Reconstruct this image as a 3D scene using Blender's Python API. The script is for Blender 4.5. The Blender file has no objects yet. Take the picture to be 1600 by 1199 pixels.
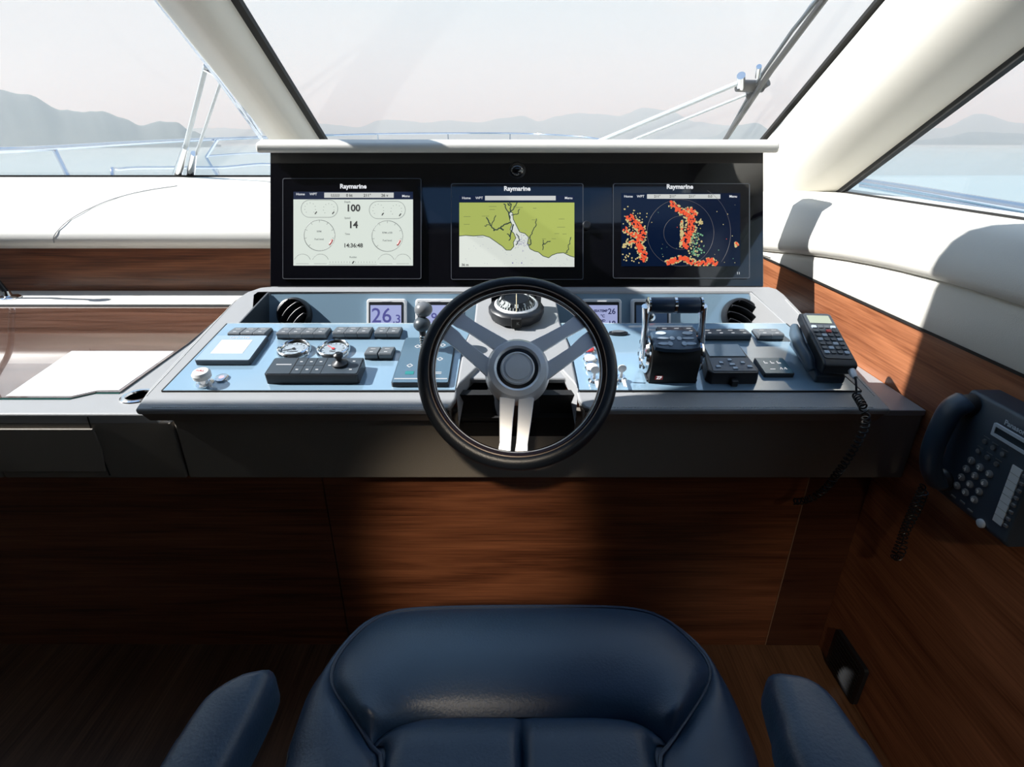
import bpy, bmesh, math, random
from mathutils import Vector, Matrix, Quaternion, geometry, noise as mnoise
C = bpy.context.scene.collection
random.seed(7)
PI = math.pi
R = math.radians
# ------------------------------------------------------------------ camera
CH, PITCH, FPX = 1.5, R(24), 847.0
cd = bpy.data.cameras.new('camera'); cam = bpy.data.objects.new('camera', cd); C.objects.link(cam)
cam.location = (0, 0, CH); cam.rotation_euler = (PI/2-PITCH, 0, 0)
cd.sensor_width = 36; cd.lens = FPX/1600*36; cd.clip_start = .02; cd.clip_end = 20000
bpy.context.scene.camera = cam
# ------------------------------------------------------------------ sky
w = bpy.data.worlds.new('sky'); bpy.context.scene.world = w; w.use_nodes = True
nt = w.node_tree; nt.nodes.clear()
N = nt.nodes.new; Lk = nt.links.new
tc = N('ShaderNodeTexCoord'); sp = N('ShaderNodeSeparateXYZ'); Lk(tc.outputs['Generated'], sp.inputs[0])
rp = N('ShaderNodeValToRGB'); Lk(sp.outputs[2], rp.inputs[0])
els = rp.color_ramp.elements
els[0].position = 0; els[0].color = (.80, .86, .87, 1)
els[1].position = .10; els[1].color = (.80, .86, .875, 1)
for p_, c_ in ((.22, (.70, .83, .90, 1)), (.5, (.36, .60, .90, 1)), (1, (.20, .42, .85, 1))):
    e = els.new(p_); e.color = c_
mp = N('ShaderNodeMapping'); mp.inputs['Scale'].default_value = (1.2, 1.2, 7); Lk(tc.outputs['Generated'], mp.inputs[0])
nz = N('ShaderNodeTexNoise'); nz.inputs['Scale'].default_value = 2.2; nz.inputs['Detail'].default_value = 6; Lk(mp.outputs[0], nz.inputs[0])
cr = N('ShaderNodeValToRGB'); cr.color_ramp.elements[0].position = .46; cr.color_ramp.elements[1].position = .68; Lk(nz.outputs[0], cr.inputs[0])
ml = N('ShaderNodeMath'); ml.operation = 'MULTIPLY'; ml.inputs[1].default_value = .75; Lk(cr.outputs[0], ml.inputs[0])
mx = N('ShaderNodeMixRGB'); mx.inputs[2].default_value = (.84, .87, .88, 1); Lk(ml.outputs[0], mx.inputs[0]); Lk(rp.outputs[0], mx.inputs[1])
bg = N('ShaderNodeBackground'); bg.inputs[1].default_value = 1.08; Lk(mx.outputs[0], bg.inputs[0])
ow = N('ShaderNodeOutputWorld'); Lk(bg.outputs[0], ow.inputs[0])
# ------------------------------------------------------------------ sun
SUN = Vector((-1, .0, .85)).normalized()
sd = bpy.data.lights.new('sun', 'SUN'); sd.energy = 10.0; sd.angle = R(.6); sd.color = (1, .975, .95)
so = bpy.data.objects.new('sun', sd); C.objects.link(so); so.location = (-6, 3, 6)
so.rotation_euler = SUN.to_track_quat('Z', 'Y').to_euler()
vs = bpy.context.scene.view_settings
vs.view_transform = 'Standard'; vs.look = 'None'; vs.exposure = 0.0; vs.gamma = 1; vs.use_curve_mapping = False

# ------------------------------------------------------------------ maths helpers
cP, sP = math.cos(PITCH), math.sin(PITCH)
def ray(u, v):
    a = (u-800)/FPX; b = (599.5-v)/FPX
    return Vector((a, cP+b*sP, -sP+b*cP))
CAM = Vector((0, 0, CH))
def hit(u, v, p, n):
    d = ray(u, v); return CAM + d*((p-CAM).dot(n)/d.dot(n))
def zp(u, v, z): return hit(u, v, Vector((0, 0, z)), Vector((0, 0, 1)))
def yp(u, v, y): return hit(u, v, Vector((0, y, 0)), Vector((0, 1, 0)))
def xp(u, v, x): return hit(u, v, Vector((x, 0, 0)), Vector((1, 0, 0)))
TH = math.atan(.194)
CON = Matrix.Translation((0, 1.073, .96)) @ Matrix.Rotation(TH, 4, 'X')      # console top frame
CONI = CON.inverted()
cN = CON.to_3x3() @ Vector((0, 0, 1))
def conl(u, v, h=0):
    return CONI @ hit(u, v, CON @ Vector((0, 0, h)), cN)
def face_frame(depth):                                                        # plane square to the view axis
    o = CAM + Vector((0, cP, -sP))*depth
    return Matrix.Translation(o) @ Matrix.Rotation(PI/2-PITCH, 4, 'X')
def facel(u, v, depth): return ((u-800)/FPX*depth, (599.5-v)/FPX*depth)
WS = Matrix(((1, 0, 0, 0), (0, -math.cos(R(30)), -.5, 3.0), (0, .5, -math.cos(R(30)), 1.335), (0, 0, 0, 1)))  # windscreen: x, up the glass, inward
WSI = WS.inverted(); wN = WS.to_3x3() @ Vector((0, 0, 1))
def wl(u, v, h=0): return WSI @ hit(u, v, WS @ Vector((0, 0, h)), wN)
I4 = Matrix.Identity(4)
T = lambda x, y, z=0: Matrix.Translation((x, y, z))
RX = lambda a: Matrix.Rotation(a, 4, 'X')
RY = lambda a: Matrix.Rotation(a, 4, 'Y')
RZ = lambda a: Matrix.Rotation(a, 4, 'Z')

# ------------------------------------------------------------------ materials
def principled(name):
    m = bpy.data.materials.new(name); m.use_nodes = True
    return m, m.node_tree, m.node_tree.nodes['Principled BSDF']
def mat(name, col, rough=.5, metal=0, coat=0, emit=0, bump=0, bscale=400, spec=.5, var=0):
    m, t, b = principled(name)
    b.inputs['Base Color'].default_value = (*col, 1); b.inputs['Roughness'].default_value = rough
    b.inputs['Metallic'].default_value = metal; b.inputs['Coat Weight'].default_value = coat
    b.inputs['Coat Roughness'].default_value = .05
    b.inputs['Specular IOR Level'].default_value = spec
    tcn = t.nodes.new('ShaderNodeTexCoord'); n = t.nodes.new('ShaderNodeTexNoise')
    n.inputs['Scale'].default_value = bscale if bump else 6; t.links.new(tcn.outputs['Object'], n.inputs[0])
    if emit:
        b.inputs['Emission Color'].default_value = (*col, 1); b.inputs['Emission Strength'].default_value = emit*1.05
        b.inputs['Base Color'].default_value = (*[q*.12 for q in col], 1)
    if bump:
        bp = t.nodes.new('ShaderNodeBump'); bp.inputs['Strength'].default_value = bump; bp.inputs['Distance'].default_value = .002
        t.links.new(n.outputs[0], bp.inputs['Height']); t.links.new(bp.outputs[0], b.inputs['Normal'])
    elif not emit:
        mr = t.nodes.new('ShaderNodeMapRange'); mr.inputs[3].default_value = rough*.92; mr.inputs[4].default_value = min(1, rough*1.08)
        t.links.new(n.outputs[0], mr.inputs[0]); t.links.new(mr.outputs[0], b.inputs['Roughness'])
    return m
def wood(name, axis, dark, light, rough=.35, coat=.3, sc=1.0):
    m, t, b = principled(name)
    tcn = t.nodes.new('ShaderNodeTexCoord'); mpn = t.nodes.new('ShaderNodeMapping')
    big = [9*sc]*3; big[axis] = .8*sc; mpn.inputs['Scale'].default_value = big
    t.links.new(tcn.outputs['Object'], mpn.inputs[0])
    n1 = t.nodes.new('ShaderNodeTexNoise'); n1.inputs['Scale'].default_value = 1.6; n1.inputs['Detail'].default_value = 5; n1.inputs['Distortion'].default_value = 1.2
    t.links.new(mpn.outputs[0], n1.inputs[0])
    m2 = t.nodes.new('ShaderNodeMapping'); fi = [130*sc]*3; fi[axis] = 3*sc; m2.inputs['Scale'].default_value = fi
    t.links.new(tcn.outputs['Object'], m2.inputs[0])
    n2 = t.nodes.new('ShaderNodeTexNoise'); n2.inputs['Scale'].default_value = 1.5; n2.inputs['Detail'].default_value = 3; t.links.new(m2.outputs[0], n2.inputs[0])
    a = t.nodes.new('ShaderNodeMath'); a.operation = 'MULTIPLY_ADD'; a.inputs[1].default_value = .45
    t.links.new(n2.outputs[0], a.inputs[0]); 
    s_ = t.nodes.new('ShaderNodeMath'); s_.operation = 'MULTIPLY'; s_.inputs[1].default_value = .6; t.links.new(n1.outputs[0], s_.inputs[0]); t.links.new(s_.outputs[0], a.inputs[2])
    r = t.nodes.new('ShaderNodeValToRGB'); r.color_ramp.elements[0].position = .36; r.color_ramp.elements[1].position = .68
    r.color_ramp.elements[0].color = (*dark, 1); r.color_ramp.elements[1].color = (*light, 1)
    t.links.new(a.outputs[0], r.inputs[0]); t.links.new(r.outputs[0], b.inputs['Base Color'])
    b.inputs['Roughness'].default_value = rough; b.inputs['Coat Weight'].default_value = coat; b.inputs['Coat Roughness'].default_value = .12
    bp = t.nodes.new('ShaderNodeBump'); bp.inputs['Strength'].default_value = .08; bp.inputs['Distance'].default_value = .001
    t.links.new(n2.outputs[0], bp.inputs['Height']); t.links.new(bp.outputs[0], b.inputs['Normal'])
    return m
def glass_mat(name, tint, ior=1.45, rough=0.0):
    m = bpy.data.materials.new(name); m.use_nodes = True; t = m.node_tree; t.nodes.clear()
    o = t.nodes.new('ShaderNodeOutputMaterial'); mxn = t.nodes.new('ShaderNodeMixShader'); lw = t.nodes.new('ShaderNodeLayerWeight'); lw.inputs[0].default_value = .5
    pw = t.nodes.new('ShaderNodeMath'); pw.operation = 'POWER'; pw.inputs[1].default_value = 5; t.links.new(lw.outputs['Facing'], pw.inputs[0])
    f = t.nodes.new('ShaderNodeMath'); f.operation = 'MULTIPLY_ADD'; f.inputs[1].default_value = .6; f.inputs[2].default_value = .012; t.links.new(pw.outputs[0], f.inputs[0])
    tr = t.nodes.new('ShaderNodeBsdfTransparent'); tr.inputs[0].default_value = (*tint, 1)
    g = t.nodes.new('ShaderNodeBsdfGlossy'); g.inputs['Roughness'].default_value = rough
    t.links.new(f.outputs[0], mxn.inputs[0]); t.links.new(tr.outputs[0], mxn.inputs[1]); t.links.new(g.outputs[0], mxn.inputs[2]); t.links.new(mxn.outputs[0], o.inputs[0])
    return m
M = {}
M['cream'] = mat('cream leather', (.70, .68, .62), .5, bump=.25, bscale=500)
M['headliner'] = mat('dark fabric headliner', (.13, .125, .115), .8)
M['cream_paint'] = mat('cream gelcoat', (.60, .58, .52), .42)
M['grey_leather'] = mat('light grey leather', (.31, .315, .32), .5, bump=.3, bscale=600)
M['fascia'] = mat('taupe leather fascia', (.22, .195, .165), .55, bump=.3, bscale=500)
M['stitch'] = mat('pale stitching', (.62, .62, .60), .7)
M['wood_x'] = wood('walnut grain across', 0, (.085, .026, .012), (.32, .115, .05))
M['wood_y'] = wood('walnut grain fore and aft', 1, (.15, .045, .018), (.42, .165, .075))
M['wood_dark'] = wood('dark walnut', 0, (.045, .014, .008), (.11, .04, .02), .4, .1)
M['floor_wood'] = wood('walnut floor', 1, (.06, .025, .012), (.20, .10, .05), .35, .2)
M['table_wood'] = wood('walnut under glass', 0, (.06, .028, .018), (.19, .10, .07), .12, 0)
M['tabletop'] = None
M['blue_glass'] = mat('blue grey glass panel', (.23, .35, .45), .07, spec=.75, coat=1)
M['blue_glass'].node_tree.nodes['Principled BSDF'].inputs['Coat IOR'].default_value = 2.0
M['blue_glass'].node_tree.nodes['Principled BSDF'].inputs['Coat Roughness'].default_value = .015
M['black_glass'] = mat('black glass', (.003, .003, .005), .03, coat=1, spec=.6)
M['black_matte'] = mat('black matte', (.006, .006, .006), .7)
M['black_plastic'] = mat('black plastic', (.012, .014, .018), .38)
M['grey_plastic'] = mat('slate plastic', (.045, .06, .075), .38)
M['switch'] = mat('switch rocker plastic', (.12, .135, .15), .38)
M['navy_plastic'] = mat('navy grey telephone plastic', (.032, .052, .078), .42, bump=.1, bscale=900)
M['rubber'] = mat('rubber', (.014, .015, .017), .35)
M['chrome'] = mat('chrome', (.80, .81, .82), .12, metal=1)
M['alu'] = mat('brushed aluminium', (.86, .88, .91), .34, metal=.3)
M['steel'] = mat('polished stainless rail', (.50, .56, .66), .12, metal=1)
M['white_metal'] = mat('satin grey metal', (.42, .46, .48), .4)
M['silver'] = mat('satin silver', (.86, .87, .88), .40, metal=.2)
M['navy_leather'] = mat('navy leather', (.017, .041, .082), .42, bump=.22, bscale=260, spec=.6)
M['wheel_leather'] = mat('black wheel leather', (.012, .015, .02), .35, bump=.2, bscale=500)
M['wheel_inner'] = mat('dark brown wheel lacquer', (.022, .010, .007), .18, coat=.6)
M['tan_thread'] = mat('tan thread', (.42, .30, .22), .7)
M['white_plastic'] = mat('white plastic', (.72, .73, .72), .35)
M['red_plastic'] = mat('red plastic', (.60, .05, .05), .35)
M['pink_plastic'] = mat('pink plastic', (.55, .38, .42), .4)
M['lcd'] = mat('lcd lilac', (.42, .47, .78), .25, emit=.75)
M['lcd_ink'] = mat('lcd ink', (.08, .08, .32), .5)
M['lcd_dim'] = mat('lcd blank', (.16, .25, .40), .15)
M['scr_white'] = mat('screen pale grey', (.66, .72, .66), .3, emit=.9)
M['scr_bar'] = mat('screen status bar', (.62, .64, .62), .3, emit=.8)
M['scr_navy'] = mat('screen navy bar', (.01, .02, .06), .3, emit=.6)
M['scr_ink'] = mat('screen ink', (.02, .02, .02), .5)
M['scr_grey'] = mat('screen grey line', (.22, .24, .23), .5)
M['scr_red'] = mat('screen red mark', (.55, .03, .03), .4, emit=.5)
M['scr_text'] = mat('lit white lettering', (.8, .82, .85), .4, emit=.8)
M['scr_land'] = mat('chart land green', (.43, .50, .12), .3, emit=.85)
M['scr_sea'] = mat('chart sea white', (.70, .74, .68), .3, emit=.9)
M['scr_river'] = mat('chart ink', (.10, .17, .15), .4, emit=.25)
M['scr_violet'] = mat('chart violet', (.35, .32, .60), .4, emit=.6)
M['rad_bg'] = mat('radar background', (.002, .008, .03), .12, emit=.8)
M['rad_red'] = mat('radar echo red', (.80, .09, .03), .4, emit=.9)
M['rad_yel'] = mat('radar echo yellow', (.62, .50, .22), .4, emit=.8)
M['rad_grn'] = mat('radar echo green', (.20, .45, .25), .4, emit=.7)
M['teal_lit'] = mat('teal lit key', (.05, .42, .42), .3, emit=.7)
M['key_white'] = mat('pale key', (.50, .58, .66), .35)
M['glass'] = glass_mat('window glass', (.985, .99, .99))
M['tint'] = glass_mat('tinted hatch glass', (.62, .68, .76))
M['tint2'] = glass_mat('lightly tinted hatch glass', (.42, .47, .52))
M['clear'] = glass_mat('clear plastic', (.85, .88, .88))

# ------------------------------------------------------------------ mesh builder
class MB:
    def __init__(s): s.v = []; s.f = []; s.mi = []; s.m = 0
    def add(s, vs_, fs, Mx=None):
        o = len(s.v)
        for p in vs_:
            p = Vector(p); s.v.append(Mx @ p if Mx else p)
        for f in fs: s.f.append([i+o for i in f]); s.mi.append(s.m)
        return s
    def box(s, x0, x1, y0, y1, z0, z1, Mx=None):
        return s.add([(x0, y0, z0), (x1, y0, z0), (x1, y1, z0), (x0, y1, z0), (x0, y0, z1), (x1, y0, z1), (x1, y1, z1), (x0, y1, z1)],
                     [(0, 3, 2, 1), (4, 5, 6, 7), (0, 1, 5, 4), (1, 2, 6, 5), (2, 3, 7, 6), (3, 0, 4, 7)], Mx)
    def prism(s, poly, z0, z1, Mx=None, holes=(), top=None):
        poly = [Vector((p[0], p[1])) for p in poly]
        if sum(poly[i].x*poly[(i+1) % len(poly)].y-poly[(i+1) % len(poly)].x*poly[i].y for i in range(len(poly))) < 0: poly = poly[::-1]
        loops = [poly]+[[Vector((p[0], p[1])) for p in h] for h in holes]
        allp = [p for l in loops for p in l]; n = len(allp)
        tp = allp if top is None else [Vector((p[0], p[1])) for p in top]
        vs_ = [(p.x, p.y, z0) for p in allp]+[(p.x, p.y, z1) for p in tp]
        fs = []
        if holes or len(poly) > 4:
            for t3 in geometry.tessellate_polygon([[Vector((p.x, p.y, 0)) for p in l] for l in loops]):
                a, b, c_ = t3
                if (allp[b]-allp[a]).cross(allp[c_]-allp[a]) < 0: a, b, c_ = c_, b, a
                fs.append((a+n, b+n, c_+n)); fs.append((c_, b, a))
        else: fs += [tuple(range(n-1, -1, -1)), tuple(range(n, 2*n))]
        o = 0
        for li, l in enumerate(loops):
            k = len(l); ccw = sum(l[i].x*l[(i+1) % k].y-l[(i+1) % k].x*l[i].y for i in range(k)) > 0
            for i in range(k):
                a, b = o+i, o+(i+1) % k
                q = (a, b, b+n, a+n) if ccw == (li == 0) else (b, a, a+n, b+n)
                fs.append(q)
            o += k
        return s.add(vs_, fs, Mx)
    def lathe(s, prof, n=32, Mx=None, a0=0, a1=2*PI):
        full = abs(a1-a0-2*PI) < 1e-6; k = n if full else n+1; vs_ = []; fs = []
        for i in range(k):
            a = a0+(a1-a0)*i/n
            for r, z in prof: vs_.append((r*math.cos(a), r*math.sin(a), z))
        L = len(prof)
        for i in range(n):
            j = (i+1) % k
            for q in range(L-1): fs.append((i*L+q, j*L+q, j*L+q+1, i*L+q+1))
        s.add(vs_, fs, Mx)
        if full:
            for q, rev in ((0, True), (L-1, False)):
                if prof[q][0] > 1e-5:
                    ring = [i*L+q for i in range(k)]; o = len(s.v)-len(vs_)
                    s.f.append([x+o for x in (ring[::-1] if rev else ring)]); s.mi.append(s.m)
        return s
    def tube(s, pts, r, n=10, closed=False, Mx=None, flat=1.0):
        pts = [Vector(p) for p in pts]; k = len(pts); vs_ = []; fs = []; up = None
        for i in range(k):
            a = pts[(i-1) % k] if (closed or i > 0) else pts[i]; b = pts[(i+1) % k] if (closed or i < k-1) else pts[i]
            t = (b-a).normalized()
            if up is None:
                up = Vector((0, 0, 1)) if abs(t.z) < .9 else Vector((1, 0, 0))
            e1 = (up-t*up.dot(t)).normalized(); e2 = t.cross(e1); up = e1
            rr = r[i] if isinstance(r, (list, tuple)) else r
            for j in range(n):
                an = 2*PI*j/n; vs_.append(pts[i]+e1*math.cos(an)*rr*flat+e2*math.sin(an)*rr)
        for i in range(k if closed else k-1):
            i2 = (i+1) % k
            for j in range(n): fs.append((i*n+j, i*n+(j+1) % n, i2*n+(j+1) % n, i2*n+j))
        if not closed: fs.append(tuple(range(n-1, -1, -1))); fs.append(tuple((k-1)*n+j for j in range(n)))
        return s.add(vs_, fs, Mx)
    def grid(s, rows, Mx=None, flip=False):
        n = len(rows[0]); vs_ = [p for r in rows for p in r]; fs = []
        for i in range(len(rows)-1):
            for j in range(n-1):
                q = (i*n+j, i*n+j+1, (i+1)*n+j+1, (i+1)*n+j); fs.append(q[::-1] if flip else q)
        return s.add(vs_, fs, Mx)
    def sphere(s, r, Mx=None, seg=20, rings=12, zs=1.0, p0=-PI/2, p1=PI/2):
        return s.lathe([(max(r*math.cos(p0+(p1-p0)*i/rings), 1e-6), r*zs*math.sin(p0+(p1-p0)*i/rings)) for i in range(rings+1)], seg, Mx)
    def build(s, name, m, parent=None, Mx=None, bevel=0, seg=2, ang=35, smooth=True):
        me = bpy.data.meshes.new(name); me.from_pydata([tuple(v) for v in s.v], [], s.f)
        ms = m if isinstance(m, (list, tuple)) else [m]
        for q in ms: me.materials.append(M[q] if isinstance(q, str) else q)
        for p, i in zip(me.polygons, s.mi): p.material_index = i
        bm = bmesh.new(); bm.from_mesh(me)
        bmesh.ops.remove_doubles(bm, verts=bm.verts, dist=1e-6)
        bmesh.ops.recalc_face_normals(bm, faces=bm.faces)
        for f in bm.faces: f.smooth = smooth
        if not bevel:
            for e in bm.edges:
                if len(e.link_faces) == 2 and e.calc_face_angle(0) > R(ang): e.smooth = False
        bm.to_mesh(me); bm.free()
        o = bpy.data.objects.new(name, me); C.objects.link(o)
        if parent: o.parent = parent
        if Mx: o.matrix_local = Mx
        if bevel:
            b = o.modifiers.new('bevel', 'BEVEL'); b.width = bevel; b.segments = seg; b.limit_method = 'ANGLE'; b.angle_limit = R(ang); b.harden_normals = True
        return o
def tag(o, label=None, cat=None, group=None, kind=None):
    if label: o['label'] = label
    if cat: o['category'] = cat
    if group: o['group'] = group
    if kind: o['kind'] = kind
    return o
def thing(name, Mx, label, cat, group=None):
    o = bpy.data.objects.new(name, None); C.objects.link(o); o.matrix_world = Mx; o.empty_display_size = .02
    return tag(o, label, cat, group)
def struct(name, mb, m, label=None, bevel=0, **k):
    o = mb.build(name, m, bevel=bevel, **k); return tag(o, label, None, None, 'structure')
def copy_tree(o, parent=None):
    c = o.copy(); C.objects.link(c); c.parent = parent
    for ch in list(o.children): copy_tree(ch, c)
    return c
def text(name, s_, size, m, parent, Mx, align='CENTER', bold=0, depth=.0002):
    cu = bpy.data.curves.new(name, 'FONT'); cu.body = s_; cu.size = size; cu.align_x = align; cu.align_y = 'CENTER'; cu.extrude = depth; cu.offset = bold; cu.resolution_u = 3
    tmp = bpy.data.objects.new(name, cu); C.objects.link(tmp)
    dg = bpy.context.evaluated_depsgraph_get(); me = bpy.data.meshes.new_from_object(tmp.evaluated_get(dg))
    C.objects.unlink(tmp); bpy.data.objects.remove(tmp)
    me.materials.clear(); me.materials.append(M[m]); o = bpy.data.objects.new(name, me); C.objects.link(o); o.parent = parent; o.matrix_local = Mx
    return o
def circle(cx, cy, r, n=24, a0=0, a1=2*PI): return [(cx+r*math.cos(a0+(a1-a0)*i/n), cy+r*math.sin(a0+(a1-a0)*i/n)) for i in range(n)]
def rrect(x0, x1, y0, y1, r, n=5):
    p = []
    for cx, cy, a in ((x1-r, y1-r, 0), (x0+r, y1-r, PI/2), (x0+r, y0+r, PI), (x1-r, y0+r, 1.5*PI)):
        p += [(cx+r*math.cos(a+PI/2*i/n), cy+r*math.sin(a+PI/2*i/n)) for i in range(n+1)]
    return p
def ring_poly(mb, cx, cy, r, wd, z0, z1, n=28, a0=0, a1=2*PI, Mx=None):
    for i in range(n):
        a = a0+(a1-a0)*i/n; b = a0+(a1-a0)*(i+1)/n
        mb.prism([(cx+q*math.cos(t), cy+q*math.sin(t)) for q, t in ((r-wd/2, a), (r+wd/2, a), (r+wd/2, b), (r-wd/2, b))], z0, z1, Mx)
def stroke(mb, pts, wd, z0, z1, Mx=None):
    for (x0, y0), (x1, y1) in zip(pts, pts[1:]):
        d = Vector((x1-x0, y1-y0)); 
        if d.length < 1e-6: continue
        n_ = Vector((-d.y, d.x)).normalized()*wd/2
        mb.prism([(x0-n_.x, y0-n_.y), (x1-n_.x, y1-n_.y), (x1+n_.x, y1+n_.y), (x0+n_.x, y0+n_.y)], z0, z1, Mx)
def catmull(P, n=8, closed=False):
    P = [Vector(p) for p in P]; k = len(P); out = []
    for i in range(k if closed else k-1):
        p1, p2 = P[i], P[(i+1) % k]; p0 = P[i-1] if (closed or i > 0) else p1*2-p2; p3 = P[(i+2) % k] if (closed or i < k-2) else p2*2-p1
        for j in range(n):
            t = j/n; out.append(.5*((2*p1)+(p2-p0)*t+(2*p0-5*p1+4*p2-p3)*t*t+(3*p1-p0-3*p2+p3)*t**3))
    if not closed: out.append(P[-1])
    return out
def resample(P, n):
    P = [Vector(p) for p in P]; L = [0]
    for a, b in zip(P, P[1:]): L.append(L[-1]+(b-a).length)
    out = []; k = 0
    for i in range(n):
        d = L[-1]*i/(n-1)
        while k < len(P)-2 and L[k+1] < d: k += 1
        s_ = L[k+1]-L[k]; out.append(P[k].lerp(P[k+1], (d-L[k])/s_ if s_ else 0))
    return out
def coil(mb, path, cr_, wr, turns, per=10, n=5):
    P = resample(catmull(path, 10), turns*per+1); pts = []; up = Vector((.3, 1, .2)).normalized()
    for i, p in enumerate(P):
        t = (P[min(i+1, len(P)-1)]-P[max(i-1, 0)]).normalized(); e1 = (up-t*up.dot(t)).normalized(); up = e1; e2 = t.cross(e1)
        a = 2*PI*i/per; pts.append(p+e1*cr_*math.cos(a)+e2*cr_*math.sin(a))
    mb.tube(pts, wr, n)

# ------------------------------------------------------------------ outside: haze volume, sea, hills
def hills(name, prof, dist, depth, label, base=-6, seed=0, col='hill'):
    mb = MB(); us = []; u = prof[0][0]
    while u <= prof[-1][0]: us.append(u); u += 5
    rows = [[] for _ in range(9)]
    for u in us:
        for (a, va), (b, vb) in zip(prof, prof[1:]):
            if a <= u <= b: t = (u-a)/(b-a); t = t*t*(3-2*t); v = va+(vb-va)*t; break
        v += (mnoise.noise(Vector((u*.03, seed, 0)))*2.2+mnoise.noise(Vector((u*.11, seed, 5)))*1.0)
        d = ray(u, v); dh = Vector((d.x, d.y, 0)); hl = dh.length; dh.normalize(); zt = CH+dist*d.z/hl
        for k in range(9):
            f = k/6.0
            if k <= 6: dd = dist-depth*(1-f); z = base+(zt-base)*math.sin(f*PI/2)**1.1
            else: dd = dist+depth*(f-1)*2; z = zt-(zt-base)*(k-6)*.5
            wob = mnoise.noise(Vector((u*.02+k, dist*.01+seed, k*.7)))*depth*.12 if 0 < k < 6 else 0
            p = dh*(dd+wob); rows[k].append((p.x, p.y, z+(wob*.15 if 0 < k < 6 else 0)))
    mb.grid(rows); return struct(name, mb, col, label)
def hillmat():
    m, t, b = principled('forested hillside'); tcn = t.nodes.new('ShaderNodeTexCoord'); n = t.nodes.new('ShaderNodeTexNoise')
    n.inputs['Scale'].default_value = .012; n.inputs['Detail'].default_value = 8; t.links.new(tcn.outputs['Object'], n.inputs[0])
    r = t.nodes.new('ShaderNodeValToRGB'); r.color_ramp.elements[0].color = (.03, .055, .06, 1); r.color_ramp.elements[1].color = (.06, .085, .085, 1)
    t.links.new(n.outputs[0], r.inputs[0]); t.links.new(r.outputs[0], b.inputs['Base Color']); b.inputs['Roughness'].default_value = .9; return m
M['hill'] = hillmat()
def seamat():
    m, t, b = principled('sea water'); tcn = t.nodes.new('ShaderNodeTexCoord'); mpn = t.nodes.new('ShaderNodeMapping'); mpn.inputs['Scale'].default_value = (.12, .5, 1)
    n = t.nodes.new('ShaderNodeTexNoise'); n.inputs['Scale'].default_value = 1.0; n.inputs['Detail'].default_value = 7
    t.links.new(tcn.outputs['Object'], mpn.inputs[0]); t.links.new(mpn.outputs[0], n.inputs[0])
    bp = t.nodes.new('ShaderNodeBump'); bp.inputs['Strength'].default_value = .6; bp.inputs['Distance'].default_value = .12
    t.links.new(n.outputs[0], bp.inputs['Height']); t.links.new(bp.outputs[0], b.inputs['Normal'])
    b.inputs['Base Color'].default_value = (.24, .33, .35, 1); b.inputs['Roughness'].default_value = .25; b.inputs['IOR'].default_value = 1.33; return m
M['sea'] = seamat()
mb = MB(); mb.grid([[(x, y, -3.2) for x in (-9000, -3000, -600, 0, 600, 3000, 9000)] for y in (-600, 0, 60, 300, 1500, 5000, 9000)])
struct('sea', mb, 'sea', 'pale blue calm sea beyond the windows')
hills('near_hills', [(-1900, 222), (-1300, 190), (-800, 168), (-500, 160), (-260, 150), (-120, 128), (0, 140), (40, 148), (100, 172), (130, 175), (160, 174), (190, 184), (220, 196), (250, 190), (275, 191), (300, 206), (345, 226)], 900, 240, 'rounded hill ridge across the water at far left', seed=1)
hills('far_hills', [(180, 214), (330, 200), (440, 203), (500, 193), (560, 199), (605, 187), (660, 192), (700, 188), (745, 192), (780, 186), (816, 181), (840, 189), (870, 182), (900, 177), (930, 178), (970, 181), (1005, 169), (1040, 172), (1090, 190), (1130, 197), (1180, 205), (1260, 212), (1400, 214), (1470, 200), (1530, 178), (1575, 190), (1640, 200), (1760, 190), (1900, 205)], 2600, 500, 'low distant mountain range behind the windscreen', seed=4)
hills('mid_hills', [(1060, 220), (1110, 214), (1150, 196), (1180, 192), (1215, 210), (1300, 214), (1400, 222), (1470, 216), (1520, 206), (1570, 208), (1640, 212), (1760, 205), (1900, 215)], 1700, 300, 'middle distance hills seen past the starboard pillar', seed=9)
mb = MB(); mb.box(-7000, 7000, 90, 7000, -3.1, 260)
hz = mb.build('sea_haze', 'black_matte'); tag(hz, 'thin pale sea haze in front of the hills', None, None, 'structure')
hm = bpy.data.materials.new('haze'); hm.use_nodes = True; ht = hm.node_tree; ht.nodes.clear()
ho = ht.nodes.new('ShaderNodeOutputMaterial'); hs = ht.nodes.new('ShaderNodeVolumeScatter'); hs.inputs['Color'].default_value = (.44, .60, .70, 1); hs.inputs['Density'].default_value = .0015; hs.inputs['Anisotropy'].default_value = 0
ht.links.new(hs.outputs[0], ho.inputs['Volume']); hz.data.materials[0] = hm



# boat outside: deck and rails
mb = MB(); mb.prism([(-3.9, -3.2), (1.5, -3.2), (1.5, 3), (1.3, 7), (.4, 10.8), (-.95, 12.5), (-2.3, 10.8), (-3.6, 7), (-4.25, 3)], .55, .75, holes=[[(-3.2, -3.1), (-3.2, 2.9), (1.25, 2.9), (1.25, -3.1)]])
struct('foredeck', mb, 'white_plastic', 'white deck around the wheelhouse')
mb = MB(); mb.box(-3.4, 1.3, 2.35, 3.02, .6, 1.2); struct('trim_bulkhead', mb, 'cream_paint', 'cream bulkhead below the windscreen')

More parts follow.
